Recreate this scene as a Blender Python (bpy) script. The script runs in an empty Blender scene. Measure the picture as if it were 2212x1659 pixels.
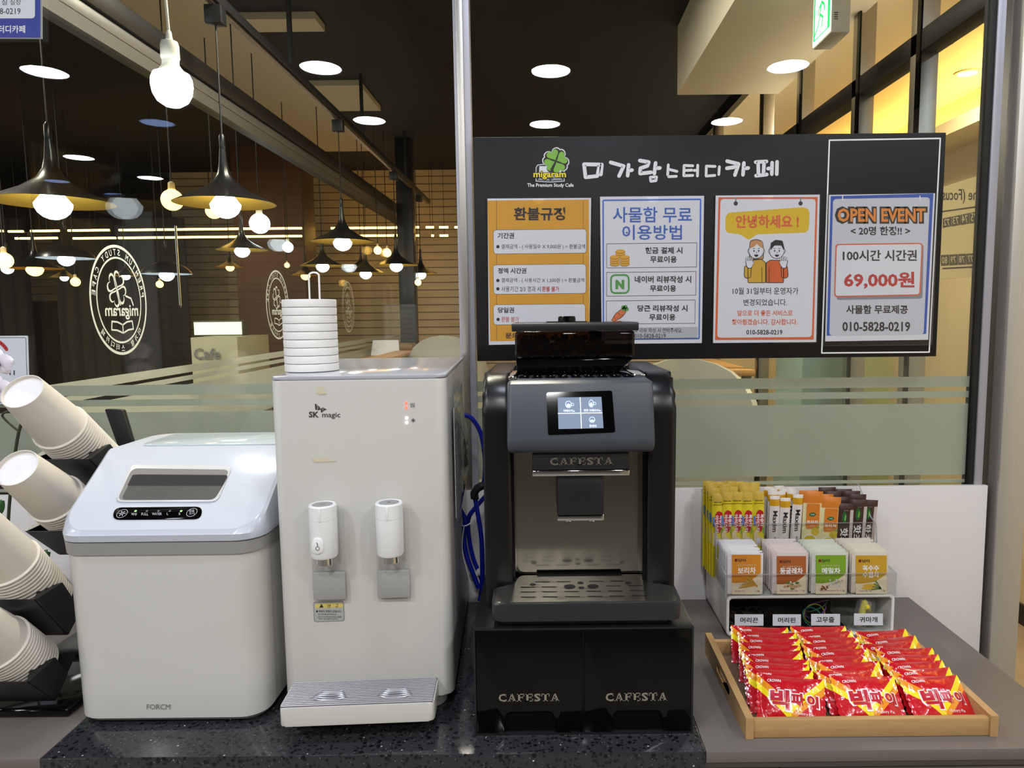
import bpy, bmesh, math, random
from mathutils import Vector, Matrix
random.seed(7)
R = math.radians
sc = bpy.context.scene
COL = sc.collection

# ------------------------------------------------------------ camera, world, exposure
cam_d = bpy.data.cameras.new('camera')
cam = bpy.data.objects.new('camera', cam_d); COL.objects.link(cam)
FPX, CX, CY, HEYE, PITCH, ROLL = 1533.0, 1180.0, 829.5, 1.56, R(5.74), R(0.6)
cam_d.sensor_width = 36.0
cam_d.lens = FPX / 2212 * 36.0
cam_d.shift_x = -(CX - 1106.0) / 2212.0
cam_d.clip_start = 0.05; cam_d.clip_end = 60
CAMM = Matrix.Translation((0, 0, HEYE)) @ Matrix.Rotation(R(90) - PITCH, 4, 'X') @ Matrix.Rotation(-ROLL, 4, 'Z')
cam.matrix_world = CAMM
sc.camera = cam
vs = sc.view_settings
vs.view_transform = 'Standard'; vs.look = 'None'; vs.exposure = 1.5; vs.gamma = 1.0
try: vs.use_curve_mapping = False
except Exception: pass
sc.cycles.max_bounces = 10; sc.cycles.transparent_max_bounces = 24
sc.cycles.caustics_reflective = False; sc.cycles.caustics_refractive = False
sc.cycles.sample_clamp_indirect = 4.0
W = bpy.data.worlds.new('world'); sc.world = W; W.use_nodes = True
W.node_tree.nodes['Background'].inputs[0].default_value = (1.0, 0.97, 0.93, 1)
W.node_tree.nodes['Background'].inputs[1].default_value = 0.30

# lamps that light the counter: the recessed ceiling discs of the room (built further down) carry strength LAMP
LAMP = 54.0

# ------------------------------------------------------------ materials
def lin(c):
    o = []
    for x in c[:3]:
        x = x / 255.0
        o.append(x / 12.92 if x <= 0.04045 else ((x + 0.055) / 1.055) ** 2.4)
    return (*o, 1.0)
MATS = {}
def mat(name, rgb, rough=0.5, metal=0.0, spec=0.5, var=0.0, scale=40.0, bump=0.0, bscale=200.0, coat=0.0, trans=0.0, stretch=None, rgb2=None):
    """Principled with a little procedural noise in colour (var / rgb2) and relief (bump)."""
    if name in MATS: return MATS[name]
    m = bpy.data.materials.new(name); m.use_nodes = True
    nt = m.node_tree; b = nt.nodes['Principled BSDF']
    b.inputs['Base Color'].default_value = lin(rgb); b.inputs['Roughness'].default_value = rough
    b.inputs['Metallic'].default_value = metal; b.inputs['Specular IOR Level'].default_value = spec
    b.inputs['Coat Weight'].default_value = coat; b.inputs['Coat Roughness'].default_value = 0.05
    b.inputs['Transmission Weight'].default_value = trans
    tc = None
    def coords():
        t = nt.nodes.new('ShaderNodeTexCoord'); mp = nt.nodes.new('ShaderNodeMapping')
        nt.links.new(t.outputs['Object'], mp.inputs[0])
        if stretch: mp.inputs['Scale'].default_value = stretch
        return mp.outputs[0]
    if var or rgb2:
        tc = coords(); n = nt.nodes.new('ShaderNodeTexNoise'); n.inputs['Scale'].default_value = scale; n.inputs['Detail'].default_value = 4
        nt.links.new(tc, n.inputs['Vector'])
        mx = nt.nodes.new('ShaderNodeMix'); mx.data_type = 'RGBA'
        c = lin(rgb)
        if rgb2: mx.inputs[6].default_value = c; mx.inputs[7].default_value = lin(rgb2)
        else:
            mx.inputs[6].default_value = tuple(min(1, x * (1 - var)) for x in c[:3]) + (1,)
            mx.inputs[7].default_value = tuple(min(1, x * (1 + var)) for x in c[:3]) + (1,)
        nt.links.new(n.outputs[0], mx.inputs[0]); nt.links.new(mx.outputs[2], b.inputs['Base Color'])
    if bump:
        tc = tc or coords(); n2 = nt.nodes.new('ShaderNodeTexNoise'); n2.inputs['Scale'].default_value = bscale
        nt.links.new(tc, n2.inputs['Vector'])
        bp = nt.nodes.new('ShaderNodeBump'); bp.inputs['Strength'].default_value = bump; bp.inputs['Distance'].default_value = 0.002
        nt.links.new(n2.outputs[0], bp.inputs['Height']); nt.links.new(bp.outputs[0], b.inputs['Normal'])
    MATS[name] = m; return m
def glow(name, rgb, strength):
    if name in MATS: return MATS[name]
    m = bpy.data.materials.new(name); m.use_nodes = True; nt = m.node_tree
    b = nt.nodes['Principled BSDF']; b.inputs['Base Color'].default_value = lin(rgb)
    b.inputs['Emission Color'].default_value = lin(rgb); b.inputs['Emission Strength'].default_value = strength
    MATS[name] = m; return m
def clear(name, tint, refl=1.0, rough=0.0, milk=0.0, milk_rgb=(255, 255, 255), translucent=0.0):
    """thin clear sheet: what lies behind seen straight through, Fresnel reflection on both faces, optional milky film"""
    if name in MATS: return MATS[name]
    m = bpy.data.materials.new(name); m.use_nodes = True; nt = m.node_tree
    for n in list(nt.nodes):
        if n.type != 'OUTPUT_MATERIAL': nt.nodes.remove(n)
    out = nt.nodes['Material Output']
    tr = nt.nodes.new('ShaderNodeBsdfTransparent'); tr.inputs[0].default_value = (*[x / 255 for x in tint], 1)
    base = tr.outputs[0]
    if milk:
        df = nt.nodes.new('ShaderNodeBsdfDiffuse'); df.inputs[0].default_value = lin(milk_rgb); col = df.outputs[0]
        if translucent:
            tl = nt.nodes.new('ShaderNodeBsdfTranslucent'); tl.inputs[0].default_value = lin(milk_rgb)
            m2 = nt.nodes.new('ShaderNodeMixShader'); m2.inputs[0].default_value = translucent
            nt.links.new(col, m2.inputs[1]); nt.links.new(tl.outputs[0], m2.inputs[2]); col = m2.outputs[0]
        mm = nt.nodes.new('ShaderNodeMixShader'); mm.inputs[0].default_value = milk
        nt.links.new(base, mm.inputs[1]); nt.links.new(col, mm.inputs[2]); base = mm.outputs[0]
    if refl:
        gl = nt.nodes.new('ShaderNodeBsdfGlossy'); gl.inputs['Roughness'].default_value = rough
        fr = nt.nodes.new('ShaderNodeFresnel'); fr.inputs[0].default_value = 1.5
        geo = nt.nodes.new('ShaderNodeNewGeometry')
        # the same reflectance seen from either side of a thin pane
        mul = nt.nodes.new('ShaderNodeMath'); mul.operation = 'MULTIPLY'; mul.inputs[1].default_value = refl; mul.use_clamp = True
        iv = nt.nodes.new('ShaderNodeMix'); iv.data_type = 'FLOAT'; iv.inputs[2].default_value = 1.5; iv.inputs[3].default_value = 1 / 1.5
        nt.links.new(geo.outputs['Backfacing'], iv.inputs[0]); nt.links.new(iv.outputs[0], fr.inputs[0])
        nt.links.new(fr.outputs[0], mul.inputs[0])
        mg = nt.nodes.new('ShaderNodeMixShader')
        nt.links.new(mul.outputs[0], mg.inputs[0]); nt.links.new(base, mg.inputs[1]); nt.links.new(gl.outputs[0], mg.inputs[2]); base = mg.outputs[0]
    nt.links.new(base, out.inputs[0]); MATS[name] = m; return m

# ------------------------------------------------------------ photo measurement helpers (a pixel becomes a point on a known plane)
def ray(px, py):
    d = CAMM.to_3x3() @ Vector(((px - CX) / FPX, -(py - CY) / FPX, -1.0)); return d
EYE = Vector((0, 0, HEYE))
def aty(px, py, y): d = ray(px, py); return EYE + d * (y / d.y)
def atz(px, py, z): d = ray(px, py); return EYE + d * ((z - HEYE) / d.z)
def atx(px, py, x): d = ray(px, py); return EYE + d * (x / d.x)
class Fr:
    """a flat frame: origin o, axes u (across) v (up) w (out of the surface)"""
    def __init__(s, o, u=(1, 0, 0), v=(0, 0, 1), inv=None):
        s.o = Vector(o); s.u = Vector(u).normalized(); s.v = Vector(v).normalized(); s.w = s.u.cross(s.v)
        s.inv = inv            # world -> local matrix of a turned owner
    def __call__(s, a, b, off=0.0): return s.o + s.u * a + s.v * b + s.w * off
    def px(s, x, y):
        d = ray(x, y); e = EYE
        if s.inv: e = s.inv @ e; d = s.inv.to_3x3() @ d
        t = (s.o - e).dot(s.w) / d.dot(s.w); p = e + d * t - s.o
        return (p.dot(s.u), p.dot(s.v))
    def pxs(s, pts): return [s.px(*p) for p in pts]
def wall(y): return Fr((0, y, 0))

# ------------------------------------------------------------ mesh builder
_tcache = {}
def glyphs(text, bold=0.0, space=1.0):
    k = (text, bold, space)
    if k not in _tcache:
        cu = bpy.data.curves.new('text', 'FONT'); cu.body = text; cu.resolution_u = 2; cu.offset = bold; cu.space_character = space
        o = bpy.data.objects.new('text', cu); COL.objects.link(o)
        me = bpy.data.meshes.new_from_object(o.evaluated_get(bpy.context.evaluated_depsgraph_get()))
        vv = [(v.co.x, v.co.y) for v in me.vertices]; ff = [tuple(p.vertices) for p in me.polygons]
        bpy.data.objects.remove(o); bpy.data.curves.remove(cu); bpy.data.meshes.remove(me)
        _tcache[k] = (vv, ff)
    return _tcache[k]
def rr(x0, y0, x1, y1, r, n=5):
    """rounded rectangle, counter-clockwise"""
    p = []
    for cx, cy, a in ((x1 - r, y0 + r, -90), (x1 - r, y1 - r, 0), (x0 + r, y1 - r, 90), (x0 + r, y0 + r, 180)):
        for i in range(n + 1):
            t = R(a + 90 * i / n); p.append((cx + r * math.cos(t), cy + r * math.sin(t)))
    return p
def circ(cx, cy, r, n=16, ry=None):
    ry = r if ry is None else ry
    return [(cx + r * math.cos(2 * math.pi * i / n), cy + ry * math.sin(2 * math.pi * i / n)) for i in range(n)]
def rpoly(pts, r, n=4):
    """round the corners of a polygon"""
    out = []; N = len(pts)
    for i in range(N):
        p0, p, p1 = Vector(pts[i - 1]), Vector(pts[i]), Vector(pts[(i + 1) % N])
        a = p0 - p; b = p1 - p; k = min(r, a.length * .45, b.length * .45)
        A = p + a.normalized() * k; B = p + b.normalized() * k
        for j in range(n + 1):
            t = j / n; q = A * (1 - t) ** 2 + p * 2 * t * (1 - t) + B * t * t; out.append(tuple(q))
    return out
def heart(cx, cy, s, ang, n=14, fat=1.0):
    """clover leaf: a heart whose tip is at (cx, cy) and which points along ang (degrees)"""
    out = []
    for i in range(2 * n):
        t = 2 * math.pi * i / (2 * n)
        x = 16 * math.sin(t) ** 3 / 17 * .62 * fat; y = (13 * math.cos(t) - 5 * math.cos(2 * t) - 2 * math.cos(3 * t) - math.cos(4 * t) + 17) / 29
        a = R(ang - 90); X = x * s; Y = y * s
        out.append((cx + X * math.cos(a) - Y * math.sin(a), cy + X * math.sin(a) + Y * math.cos(a)))
    return out
class MB:
    def __init__(s): s.v = []; s.f = []; s.fm = []; s.ms = []; s.uv = None
    def mi(s, m):
        if m not in s.ms: s.ms.append(m)
        return s.ms.index(m)
    def add(s, vs_, fs, m):
        b = len(s.v); k = s.mi(m); s.v += [Vector(v) for v in vs_]
        for f in fs: s.f.append(tuple(b + i for i in f)); s.fm.append(k)
        return s
    def bm(s, bm, m, M=None):
        bm.verts.index_update()
        s.add([(M @ v.co if M else v.co.copy()) for v in bm.verts], [tuple(v.index for v in f.verts) for f in bm.faces], m); bm.free(); return s
    def box(s, x0, x1, y0, y1, z0, z1, m, bev=0.0, seg=2, M=None):
        b = bmesh.new(); bmesh.ops.create_cube(b, size=1)
        for v in b.verts: v.co = Vector((x0 + (v.co.x + .5) * (x1 - x0), y0 + (v.co.y + .5) * (y1 - y0), z0 + (v.co.z + .5) * (z1 - z0)))
        if bev: bmesh.ops.bevel(b, geom=b.edges[:], offset=bev, segments=seg, profile=.5, affect='EDGES')
        return s.bm(b, m, M)
    def flat(s, fr, pts, m, off=0.0):
        A = sum(pts[i][0] * pts[(i + 1) % len(pts)][1] - pts[(i + 1) % len(pts)][0] * pts[i][1] for i in range(len(pts)))
        if A < 0: pts = pts[::-1]
        return s.add([fr(a, b, off) for a, b in pts], [tuple(range(len(pts)))], m)
    def ring(s, fr, outer, inner, m, off=0.0):
        n = len(outer); return s.add([fr(a, b, off) for a, b in outer] + [fr(a, b, off) for a, b in inner], [(i, (i + 1) % n, n + (i + 1) % n, n + i) for i in range(n)], m)
    def prism(s, fr, pts, d0, d1, m, bev=0.0, seg=2):
        """outline pulled from offset d0 to d1 along the frame normal"""
        A = sum(pts[i][0] * pts[(i + 1) % len(pts)][1] - pts[(i + 1) % len(pts)][0] * pts[i][1] for i in range(len(pts)))
        if A < 0: pts = pts[::-1]
        n = len(pts); b = bmesh.new()
        lo = [b.verts.new(fr(a, c, d0)) for a, c in pts]; hi = [b.verts.new(fr(a, c, d1)) for a, c in pts]
        b.faces.new(lo[::-1]); b.faces.ensure_lookup_table(); top = b.faces.new(hi)
        for i in range(n): b.faces.new((lo[i], lo[(i + 1) % n], hi[(i + 1) % n], hi[i]))
        if bev:
            bot = [f_ for f_ in b.faces if lo[0] in f_.verts and lo[n // 2] in f_.verts][0]
            bmesh.ops.bevel(b, geom=list(set(top.edges) | set(bot.edges)), offset=bev, segments=seg, profile=.5, affect='EDGES')
        return s.bm(b, m)
    def stroke(s, fr, pts, w, m, off=0.0, cap=True, closed=False):
        if closed: pts = list(pts) + [pts[0]]
        for (a, b) in zip(pts[:-1], pts[1:]):
            d = Vector((b[0] - a[0], b[1] - a[1]))
            if d.length < 1e-9: continue
            n = Vector((-d.y, d.x)).normalized() * w / 2
            s.flat(fr, [(a[0] + n.x, a[1] + n.y), (a[0] - n.x, a[1] - n.y), (b[0] - n.x, b[1] - n.y), (b[0] + n.x, b[1] + n.y)], m, off)
        if cap:
            for p in (pts[1:] if closed else pts): s.flat(fr, circ(p[0], p[1], w / 2, 8), m, off + 1e-5)
        return s
    def tube(s, pts, r, m, n=8, closed=False):
        P = [Vector(p) for p in pts]; N = len(P); rs = r if isinstance(r, (list, tuple)) else [r] * N
        vv = []; up = None
        for i in range(N):
            t = (P[(i + 1) % N if closed else min(i + 1, N - 1)] - P[i - 1 if closed else max(i - 1, 0)]).normalized()
            if up is None: up = t.orthogonal().normalized()
            up = (up - t * up.dot(t)).normalized(); q = t.cross(up)
            for k in range(n):
                a = 2 * math.pi * k / n; vv.append(P[i] + (up * math.cos(a) + q * math.sin(a)) * rs[i])
        ff = []
        for i in range(N if closed else N - 1):
            j = (i + 1) % N
            for k in range(n): ff.append((i * n + k, i * n + (k + 1) % n, j * n + (k + 1) % n, j * n + k))
        if not closed: ff += [tuple(range(n))[::-1], tuple((N - 1) * n + k for k in range(n))]
        return s.add(vv, ff, m)
    def lathe(s, prof, m, M=None, n=24, caps=(True, True), sx=1.0, sy=1.0):
        M = M or Matrix(); vv = []
        for r, z in prof:
            for k in range(n):
                a = 2 * math.pi * k / n; vv.append(M @ Vector((r * sx * math.cos(a), r * sy * math.sin(a), z)))
        ff = []
        for i in range(len(prof) - 1):
            for k in range(n): ff.append((i * n + k, i * n + (k + 1) % n, (i + 1) * n + (k + 1) % n, (i + 1) * n + k))
        if caps[0]: ff.append(tuple(range(n))[::-1])
        if caps[1]: ff.append(tuple((len(prof) - 1) * n + k for k in range(n)))
        return s.add(vv, ff, m)
    def loft(s, loops, m, caps=(True, True)):
        n = len(loops[0]); vv = [p for l in loops for p in l]; ff = []
        for i in range(len(loops) - 1):
            for k in range(n): ff.append((i * n + k, i * n + (k + 1) % n, (i + 1) * n + (k + 1) % n, (i + 1) * n + k))
        if caps[0]: ff.append(tuple(range(n))[::-1])
        if caps[1]: ff.append(tuple((len(loops) - 1) * n + k for k in range(n)))
        return s.add(vv, ff, m)
    def text(s, fr, t, box, m, off=0.0, bold=0.0, mirror=False, keep=False, fn=None, space=1.0, px=True):
        """text stretched into a box: pixel box (x0,y0 top-left, x1,y1 bottom-right) or, px=False, frame box (u0,v0,u1,v1)"""
        vv, ff = glyphs(t, bold, space)
        if not vv: return s
        x0 = min(a for a, b in vv); x1 = max(a for a, b in vv); y0 = min(b for a, b in vv); y1 = max(b for a, b in vv)
        if px:
            c = [fr.px(box[0], box[3]), fr.px(box[2], box[3]), fr.px(box[2], box[1]), fr.px(box[0], box[1])]
        else: c = [(box[0], box[1]), (box[2], box[1]), (box[2], box[3]), (box[0], box[3])]
        out = []
        for a, b in vv:
            p = (a - x0) / (x1 - x0); q = (b - y0) / (y1 - y0)
            if mirror: p = 1 - p
            u = (c[0][0] * (1 - p) + c[1][0] * p) * (1 - q) + (c[3][0] * (1 - p) + c[2][0] * p) * q
            v = (c[0][1] * (1 - p) + c[1][1] * p) * (1 - q) + (c[3][1] * (1 - p) + c[2][1] * p) * q
            out.append(fn(u, v) if fn else fr(u, v, off))
        return s.add(out, [f[::-1] for f in ff] if mirror else ff, m)
    def build(s, name, parent=None, loc=None, smooth=35, local=False):
        """link as ONE mesh object; vertices are in world space unless local, and are stored relative to the owner / loc"""
        me = bpy.data.meshes.new(name); o = bpy.data.objects.new(name, me); COL.objects.link(o)
        base = Vector((0, 0, 0))
        if parent is not None:
            o.parent = parent
            if not local:
                q = parent
                while q is not None: base += q.location; q = q.parent
        elif loc is not None:
            o.location = loc
            if not local: base = Vector(loc)
        me.from_pydata([v - base for v in s.v], [], s.f)
        for m in s.ms: me.materials.append(m)
        me.polygons.foreach_set('material_index', s.fm)
        if s.uv:
            l = me.uv_layers.new(name='UV')
            for p in me.polygons:
                for li in p.loop_indices: l.data[li].uv = s.uv.get(me.loops[li].vertex_index, (0.5, 0.0))
        me.validate(); me.update()
        if smooth:
            me.polygons.foreach_set('use_smooth', [True] * len(me.polygons)); me.set_sharp_from_angle(angle=R(smooth))
        return o
def tag(o, label, cat, group=None, kind=None):
    if label: o['label'] = label
    if cat: o['category'] = cat
    if group: o['group'] = group
    if kind: o['kind'] = kind
    return o
def thing(name, label, cat, loc=(0, 0, 0), rz=0.0, group=None):
    o = bpy.data.objects.new(name, None); COL.objects.link(o); o.empty_display_size = .05
    o.location = loc; o.rotation_euler = (0, 0, rz); return tag(o, label, cat, group)
def struct(o, label=None): o['kind'] = 'structure'; return tag(o, label, None)
def copy_tree(o, parent=None, top=True):
    c = o.copy(); COL.objects.link(c)
    if parent: c.parent = parent
    for ch in list(o.children): copy_tree(ch, c, False)
    return c
def Mloc(loc, rz=0.0): return Matrix.Translation(loc) @ Matrix.Rotation(rz, 4, 'Z')

# ------------------------------------------------------------ shared materials
WHITE = mat('white plastic', (232, 230, 226), .28, var=.015, scale=6)
WHITEG = mat('glossy white plastic', (236, 236, 236), .14, var=.012, scale=5)
BLACKG = mat('gloss black plastic', (6, 6, 7), .06, spec=.3, var=.1, scale=8)
BLACKM = mat('matt black plastic', (27, 28, 30), .38, var=.08, scale=30, bump=.04, bscale=900)
BLACKR = mat('black rubber', (14, 14, 15), .6, var=.1, scale=30)
CHAR = mat('charcoal plastic', (64, 68, 76), .36, var=.04, scale=20, bump=.03, bscale=1200)
CHROME = mat('chrome', (215, 215, 213), .07, 1.0, var=.02, scale=10)
STEEL = mat('brushed steel', (182, 178, 170), .38, 1.0, var=.10, scale=9, stretch=(60, 60, 1.5), bump=.05, bscale=60)
MIRROR = mat('polished steel sheet', (150, 146, 134), .13, 1.0, var=.03, scale=12)
ALU = mat('anodised aluminium', (176, 174, 182), .42, .35, var=.02, scale=20)
GREYP = mat('grey plastic', (150, 150, 148), .35, var=.02, scale=20)
DARKTXT = mat('dark grey ink', (62, 58, 58), .55)
INK = mat('black ink', (38, 35, 36), .5)
WHITEINK = mat('white ink', (240, 240, 240), .5)
PAPER = mat('white print paper', (226, 226, 232), .5, var=.01, scale=30)
CLEARP = clear('clear acrylic', (246, 247, 246), .8, .02)
SLEEVE = clear('clear poster sleeve', (250, 250, 250), .55, .03)
CREAM = mat('cream painted plaster', (222, 206, 172), .7, var=.03, scale=3)
BEIGE = mat('beige ceiling board', (176, 166, 146), .8, var=.03, scale=2)
BLACKC = mat('black painted ceiling', (25, 27, 31), .85, var=.12, scale=2)

# ------------------------------------------------------------ large structure of the near room
YG = 1.60
stone = bpy.data.materials.new('speckled stone'); stone.use_nodes = True
nt = stone.node_tree; b = nt.nodes['Principled BSDF']; b.inputs['Roughness'].default_value = .12
tc = nt.nodes.new('ShaderNodeTexCoord'); base = None
def chip(scale, lo, hi, colour, prev, rnd):
    v = nt.nodes.new('ShaderNodeTexVoronoi'); v.inputs['Scale'].default_value = scale; v.inputs['Randomness'].default_value = 1
    nt.links.new(tc.outputs['Object'], v.inputs['Vector'])
    r = nt.nodes.new('ShaderNodeMapRange'); r.inputs[1].default_value = lo; r.inputs[2].default_value = hi; r.inputs[3].default_value = 1; r.inputs[4].default_value = 0
    nt.links.new(v.outputs['Distance'], r.inputs[0])
    s_ = nt.nodes.new('ShaderNodeSeparateColor'); nt.links.new(v.outputs['Color'], s_.inputs[0])
    g = nt.nodes.new('ShaderNodeMath'); g.operation = 'GREATER_THAN'; g.inputs[1].default_value = rnd; nt.links.new(s_.outputs[0], g.inputs[0])
    mu = nt.nodes.new('ShaderNodeMath'); mu.operation = 'MULTIPLY'; nt.links.new(r.outputs[0], mu.inputs[0]); nt.links.new(g.outputs[0], mu.inputs[1])
    mx = nt.nodes.new('ShaderNodeMix'); mx.data_type = 'RGBA'; nt.links.new(mu.outputs[0], mx.inputs[0])
    if isinstance(prev, tuple): mx.inputs[6].default_value = prev
    else: nt.links.new(prev, mx.inputs[6])
    mx.inputs[7].default_value = lin(colour); return mx.outputs[2]
base = chip(150, .25, .5, (18, 19, 24), lin((46, 46, 50)), .35)
base = chip(95, .25, .42, (12, 13, 17), base, .62)
base = chip(260, .1, .3, (120, 120, 122), base, .86)
base = chip(120, .08, .2, (205, 205, 200), base, .93)
nt.links.new(base, b.inputs['Base Color'])
LAMI = mat('grey laminate', (108, 100, 95), .42, var=.03, scale=25, bump=.05, bscale=700)
LAMID = mat('dark grey laminate', (96, 90, 85), .45, var=.03, scale=25)

o = MB().box(-.768, .2345, 1.007, 1.575, .866, .9, stone, .0015).build('stone_worktop')
tag(o, 'black speckled stone worktop under the ice maker, dispenser and coffee machine', 'worktop')
o = MB().box(-1.5, -.7688, 1.007, 1.575, .88, .9, LAMI, .001).box(-1.5, -.7688, 1.03, 1.575, .862, .88, LAMID).build('laminate_worktop')
tag(o, 'grey laminate worktop carrying the black cup rack', 'worktop')
o = MB().box(.2353, .829, 1.007, 1.575, .882, .9, LAMI, .001).box(.2353, .829, 1.025, 1.575, .862, .882, LAMID).build('laminate_worktop')
tag(o, 'grey laminate worktop carrying the wooden snack tray and tea organizer', 'worktop')
t = thing('base_cabinet', 'grey base cabinet beneath the worktops', 'cabinet', (-.3, 1.3, 0))
MB().box(-1.48, .815, 1.05, 1.57, .08, .862, LAMID).build('carcass', t)
for k in range(5):
    x0 = -1.48 + k * .459
    d = MB().box(x0 + .002, x0 + .457, 1.032, 1.05, .09, .855, LAMI, .001).build('door', t)
    MB().tube([(x0 + .4, 1.03, .62), (x0 + .4, 1.008 + .012, .62), (x0 + .4, 1.02, .76), (x0 + .4, 1.03, .76)], .004, STEEL).build('handle', d)

floor_m = mat('brown stone floor', (180, 164, 138), .35, rgb2=(146, 128, 102), scale=3.5, bump=.05, bscale=20)
o = MB().box(-6, 6, 1.0, 8.2, -.05, 0, floor_m).build('floor'); struct(o)
o = MB().box(-6, 6, -4.2, .999, -.05, 0, mat('grey floor tile', (128, 124, 117), .4, var=.05, scale=3)).build('floor_front'); struct(o)
o = MB().box(-6, 3.5, -4.2, 1.56, 2.812, 2.9, BLACKC).build('ceiling_1'); struct(o)
for n, (x0, x1, y0, y1) in enumerate(((-2.4, -.2, 1.578, 1.59), (-.2, 1.0, 1.578, 1.59)), 1):
    o = MB().box(x0 if n == 1 else -.197, x1 if n == 2 else -.199, y0, y1, .66, 1.1595, mat('white wall panel', (226, 220, 218), .45, var=.012, scale=4), .001).build('wall_low_%s' % ('window', 'corridor')[n - 1]); struct(o)
GLASS = clear('window glass', (240, 245, 241), 1.05, 0.0)
FROST = clear('frosted film', (205, 212, 200), .0, .0, milk=.86, milk_rgb=(204, 206, 194), translucent=.3)
BANDS = ((1.382, 1.406), (1.3575, 1.3725), (1.1785, 1.344), (1.160, 1.1675))
for n, (x0, x1) in enumerate(((-2.4, -.1915), (-.158, .9645)), 1):
    o = MB().box(x0, x1, YG, YG + .008, .66, 2.95, GLASS).build('window_%d' % n); struct(o)
    f = MB()
    for z0, z1 in BANDS: f.box(x0, x1, YG + .0085, YG + .009, z0, z1, FROST)
    f.build('frosted_film', o)
# steel mullion and right-hand frame
m = MB().box(-.1925, -.1575, 1.592, 1.622, .66, 2.95, ALU, .001); m.box(-.1855, -.1705, 1.583, 1.592, .66, 2.95, STEEL, .001); struct(m.build('trim_1'))
m = MB().box(.9645, .9735, 1.59, 1.62, .66, 2.95, BLACKR); m.box(.9735, .9915, 1.586, 1.622, .66, 2.95, ALU, .001); m.box(.9915, 1.0165, 1.606, 1.622, .66, 2.95, MIRROR); struct(m.build('trim_2'))
m = MB().box(1.0165, 1.0785, 1.565, 1.68, 0, 2.95, mat('pillar steel', (206, 200, 190), .42, .7, var=.10, scale=9, stretch=(60, 60, 1.5)), .002); struct(m.build('trim_3'))
struct(MB().box(-2.4, 1.0, 1.578, 1.59, 0, .655, CREAM).build('wall_front'))

# ------------------------------------------------------------ recessed ceiling lamps of the near room (mirrored in the glass)
LAMPM = glow('lamp disc', (250, 251, 252), LAMP * 1.1); LAMPD = glow('dim lamp disc', (150, 175, 235), LAMP * .035)
RIM = mat('lamp rim', (40, 40, 42), .5)
names = ('above the steel mullion', 'above the coffee hopper', 'above the exit sign', 'highest above the hanging bulb')
lamps = (((693, 146), 0, 'bright ceiling disc lamp mirrored above the lid stack, upper row'), ((1190, 153), 0, 'bright ceiling disc lamp mirrored above the clover sign, upper row'),
         ((1702, 143), 0, 'bright ceiling disc lamp mirrored beside the green exit sign'), ((97, 155), 0, 'bright ceiling disc lamp mirrored under the blue notice'),
         ((340, 265), 1, 'dim bluish ceiling disc lamp mirrored under the bare hanging bulb'), ((798, 260), 0, 'bluish ceiling disc lamp mirrored beside the steel mullion, lower row'),
         ((1177, 268), 0, 'ceiling disc lamp mirrored just over the clover logo, lower row'), ((1570, 262), 0, 'ceiling disc lamp mirrored just over the sign below the white soffit'),
         ((170, 340), 0, 'small ceiling disc lamp mirrored over the widest pendant shade'), ((325, 384), 0, 'small ceiling disc lamp mirrored over the amber globe'),
         ((123, 391), 1, 'small dim ceiling disc lamp mirrored right above the widest pendant shade'), ((250, 420), 1, 'faint ceiling disc lamp mirrored between two pendant shades'))
for (px, py), dim, lab in lamps:
    p = atz(px, py, 2.81); x, y = p.x, 2 * (YG + .004) - p.y
    t = thing('ceiling_lamp', lab, 'lamp', (x, y, 2.811), 0, 'round ceiling lamps')
    MB().lathe([(.118, 0), (.118, -.004), (.102, -.006), (.1, -.001)], RIM, Mloc((x, y, 2.811)), 32, (True, False)).build('rim', t)
    MB().lathe([(.1, -.002), (.0, -.0035)], LAMPD if dim else LAMPM, Mloc((x, y, 2.811)), 32, (False, False)).build('lens', t)
for k, x in enumerate((-2.45, -1.12, .04, 1.25, 2.0)):     # the row nearest the counter, above the top of the picture
    t = thing('ceiling_lamp', 'round ceiling lamp of the counter row, end one added, above the top of the picture', 'lamp', (x, .74, 2.811), 0, 'round ceiling lamps')  # the last one is added, to brighten the wall past the pillar
    MB().lathe([(.118, 0), (.118, -.004), (.102, -.006), (.1, -.001)], RIM, Mloc((x, .74, 2.811)), 32, (True, False)).build('rim', t)
    MB().lathe([(.1, -.002), (.0, -.0035)], glow('counter lamp disc', (228, 238, 255), LAMP * .42), Mloc((x, .74, 2.811)), 32, (False, False)).build('lens', t)
p = atz(1440, 55, 2.81); x, y = p.x, 2 * (YG + .004) - p.y
t = thing('ceiling_vent', 'round black ceiling vent mirrored faintly beside the white soffit', 'vent', (x, y, 2.811))
MB().lathe([(.15, 0), (.15, -.02), (.135, -.02), (.13, -.004), (.0, -.004)], BLACKR, Mloc((x, y, 2.811)), 40, (True, False)).build('ring', t)
# back wall of the near room (seen only as a reflection)
struct(MB().box(-6, 3.5, -4.25, -4.2, 0, 2.9, mat('taupe wall', (112, 107, 99), .8, var=.05, scale=3)).build('wall_rear'))

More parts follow.
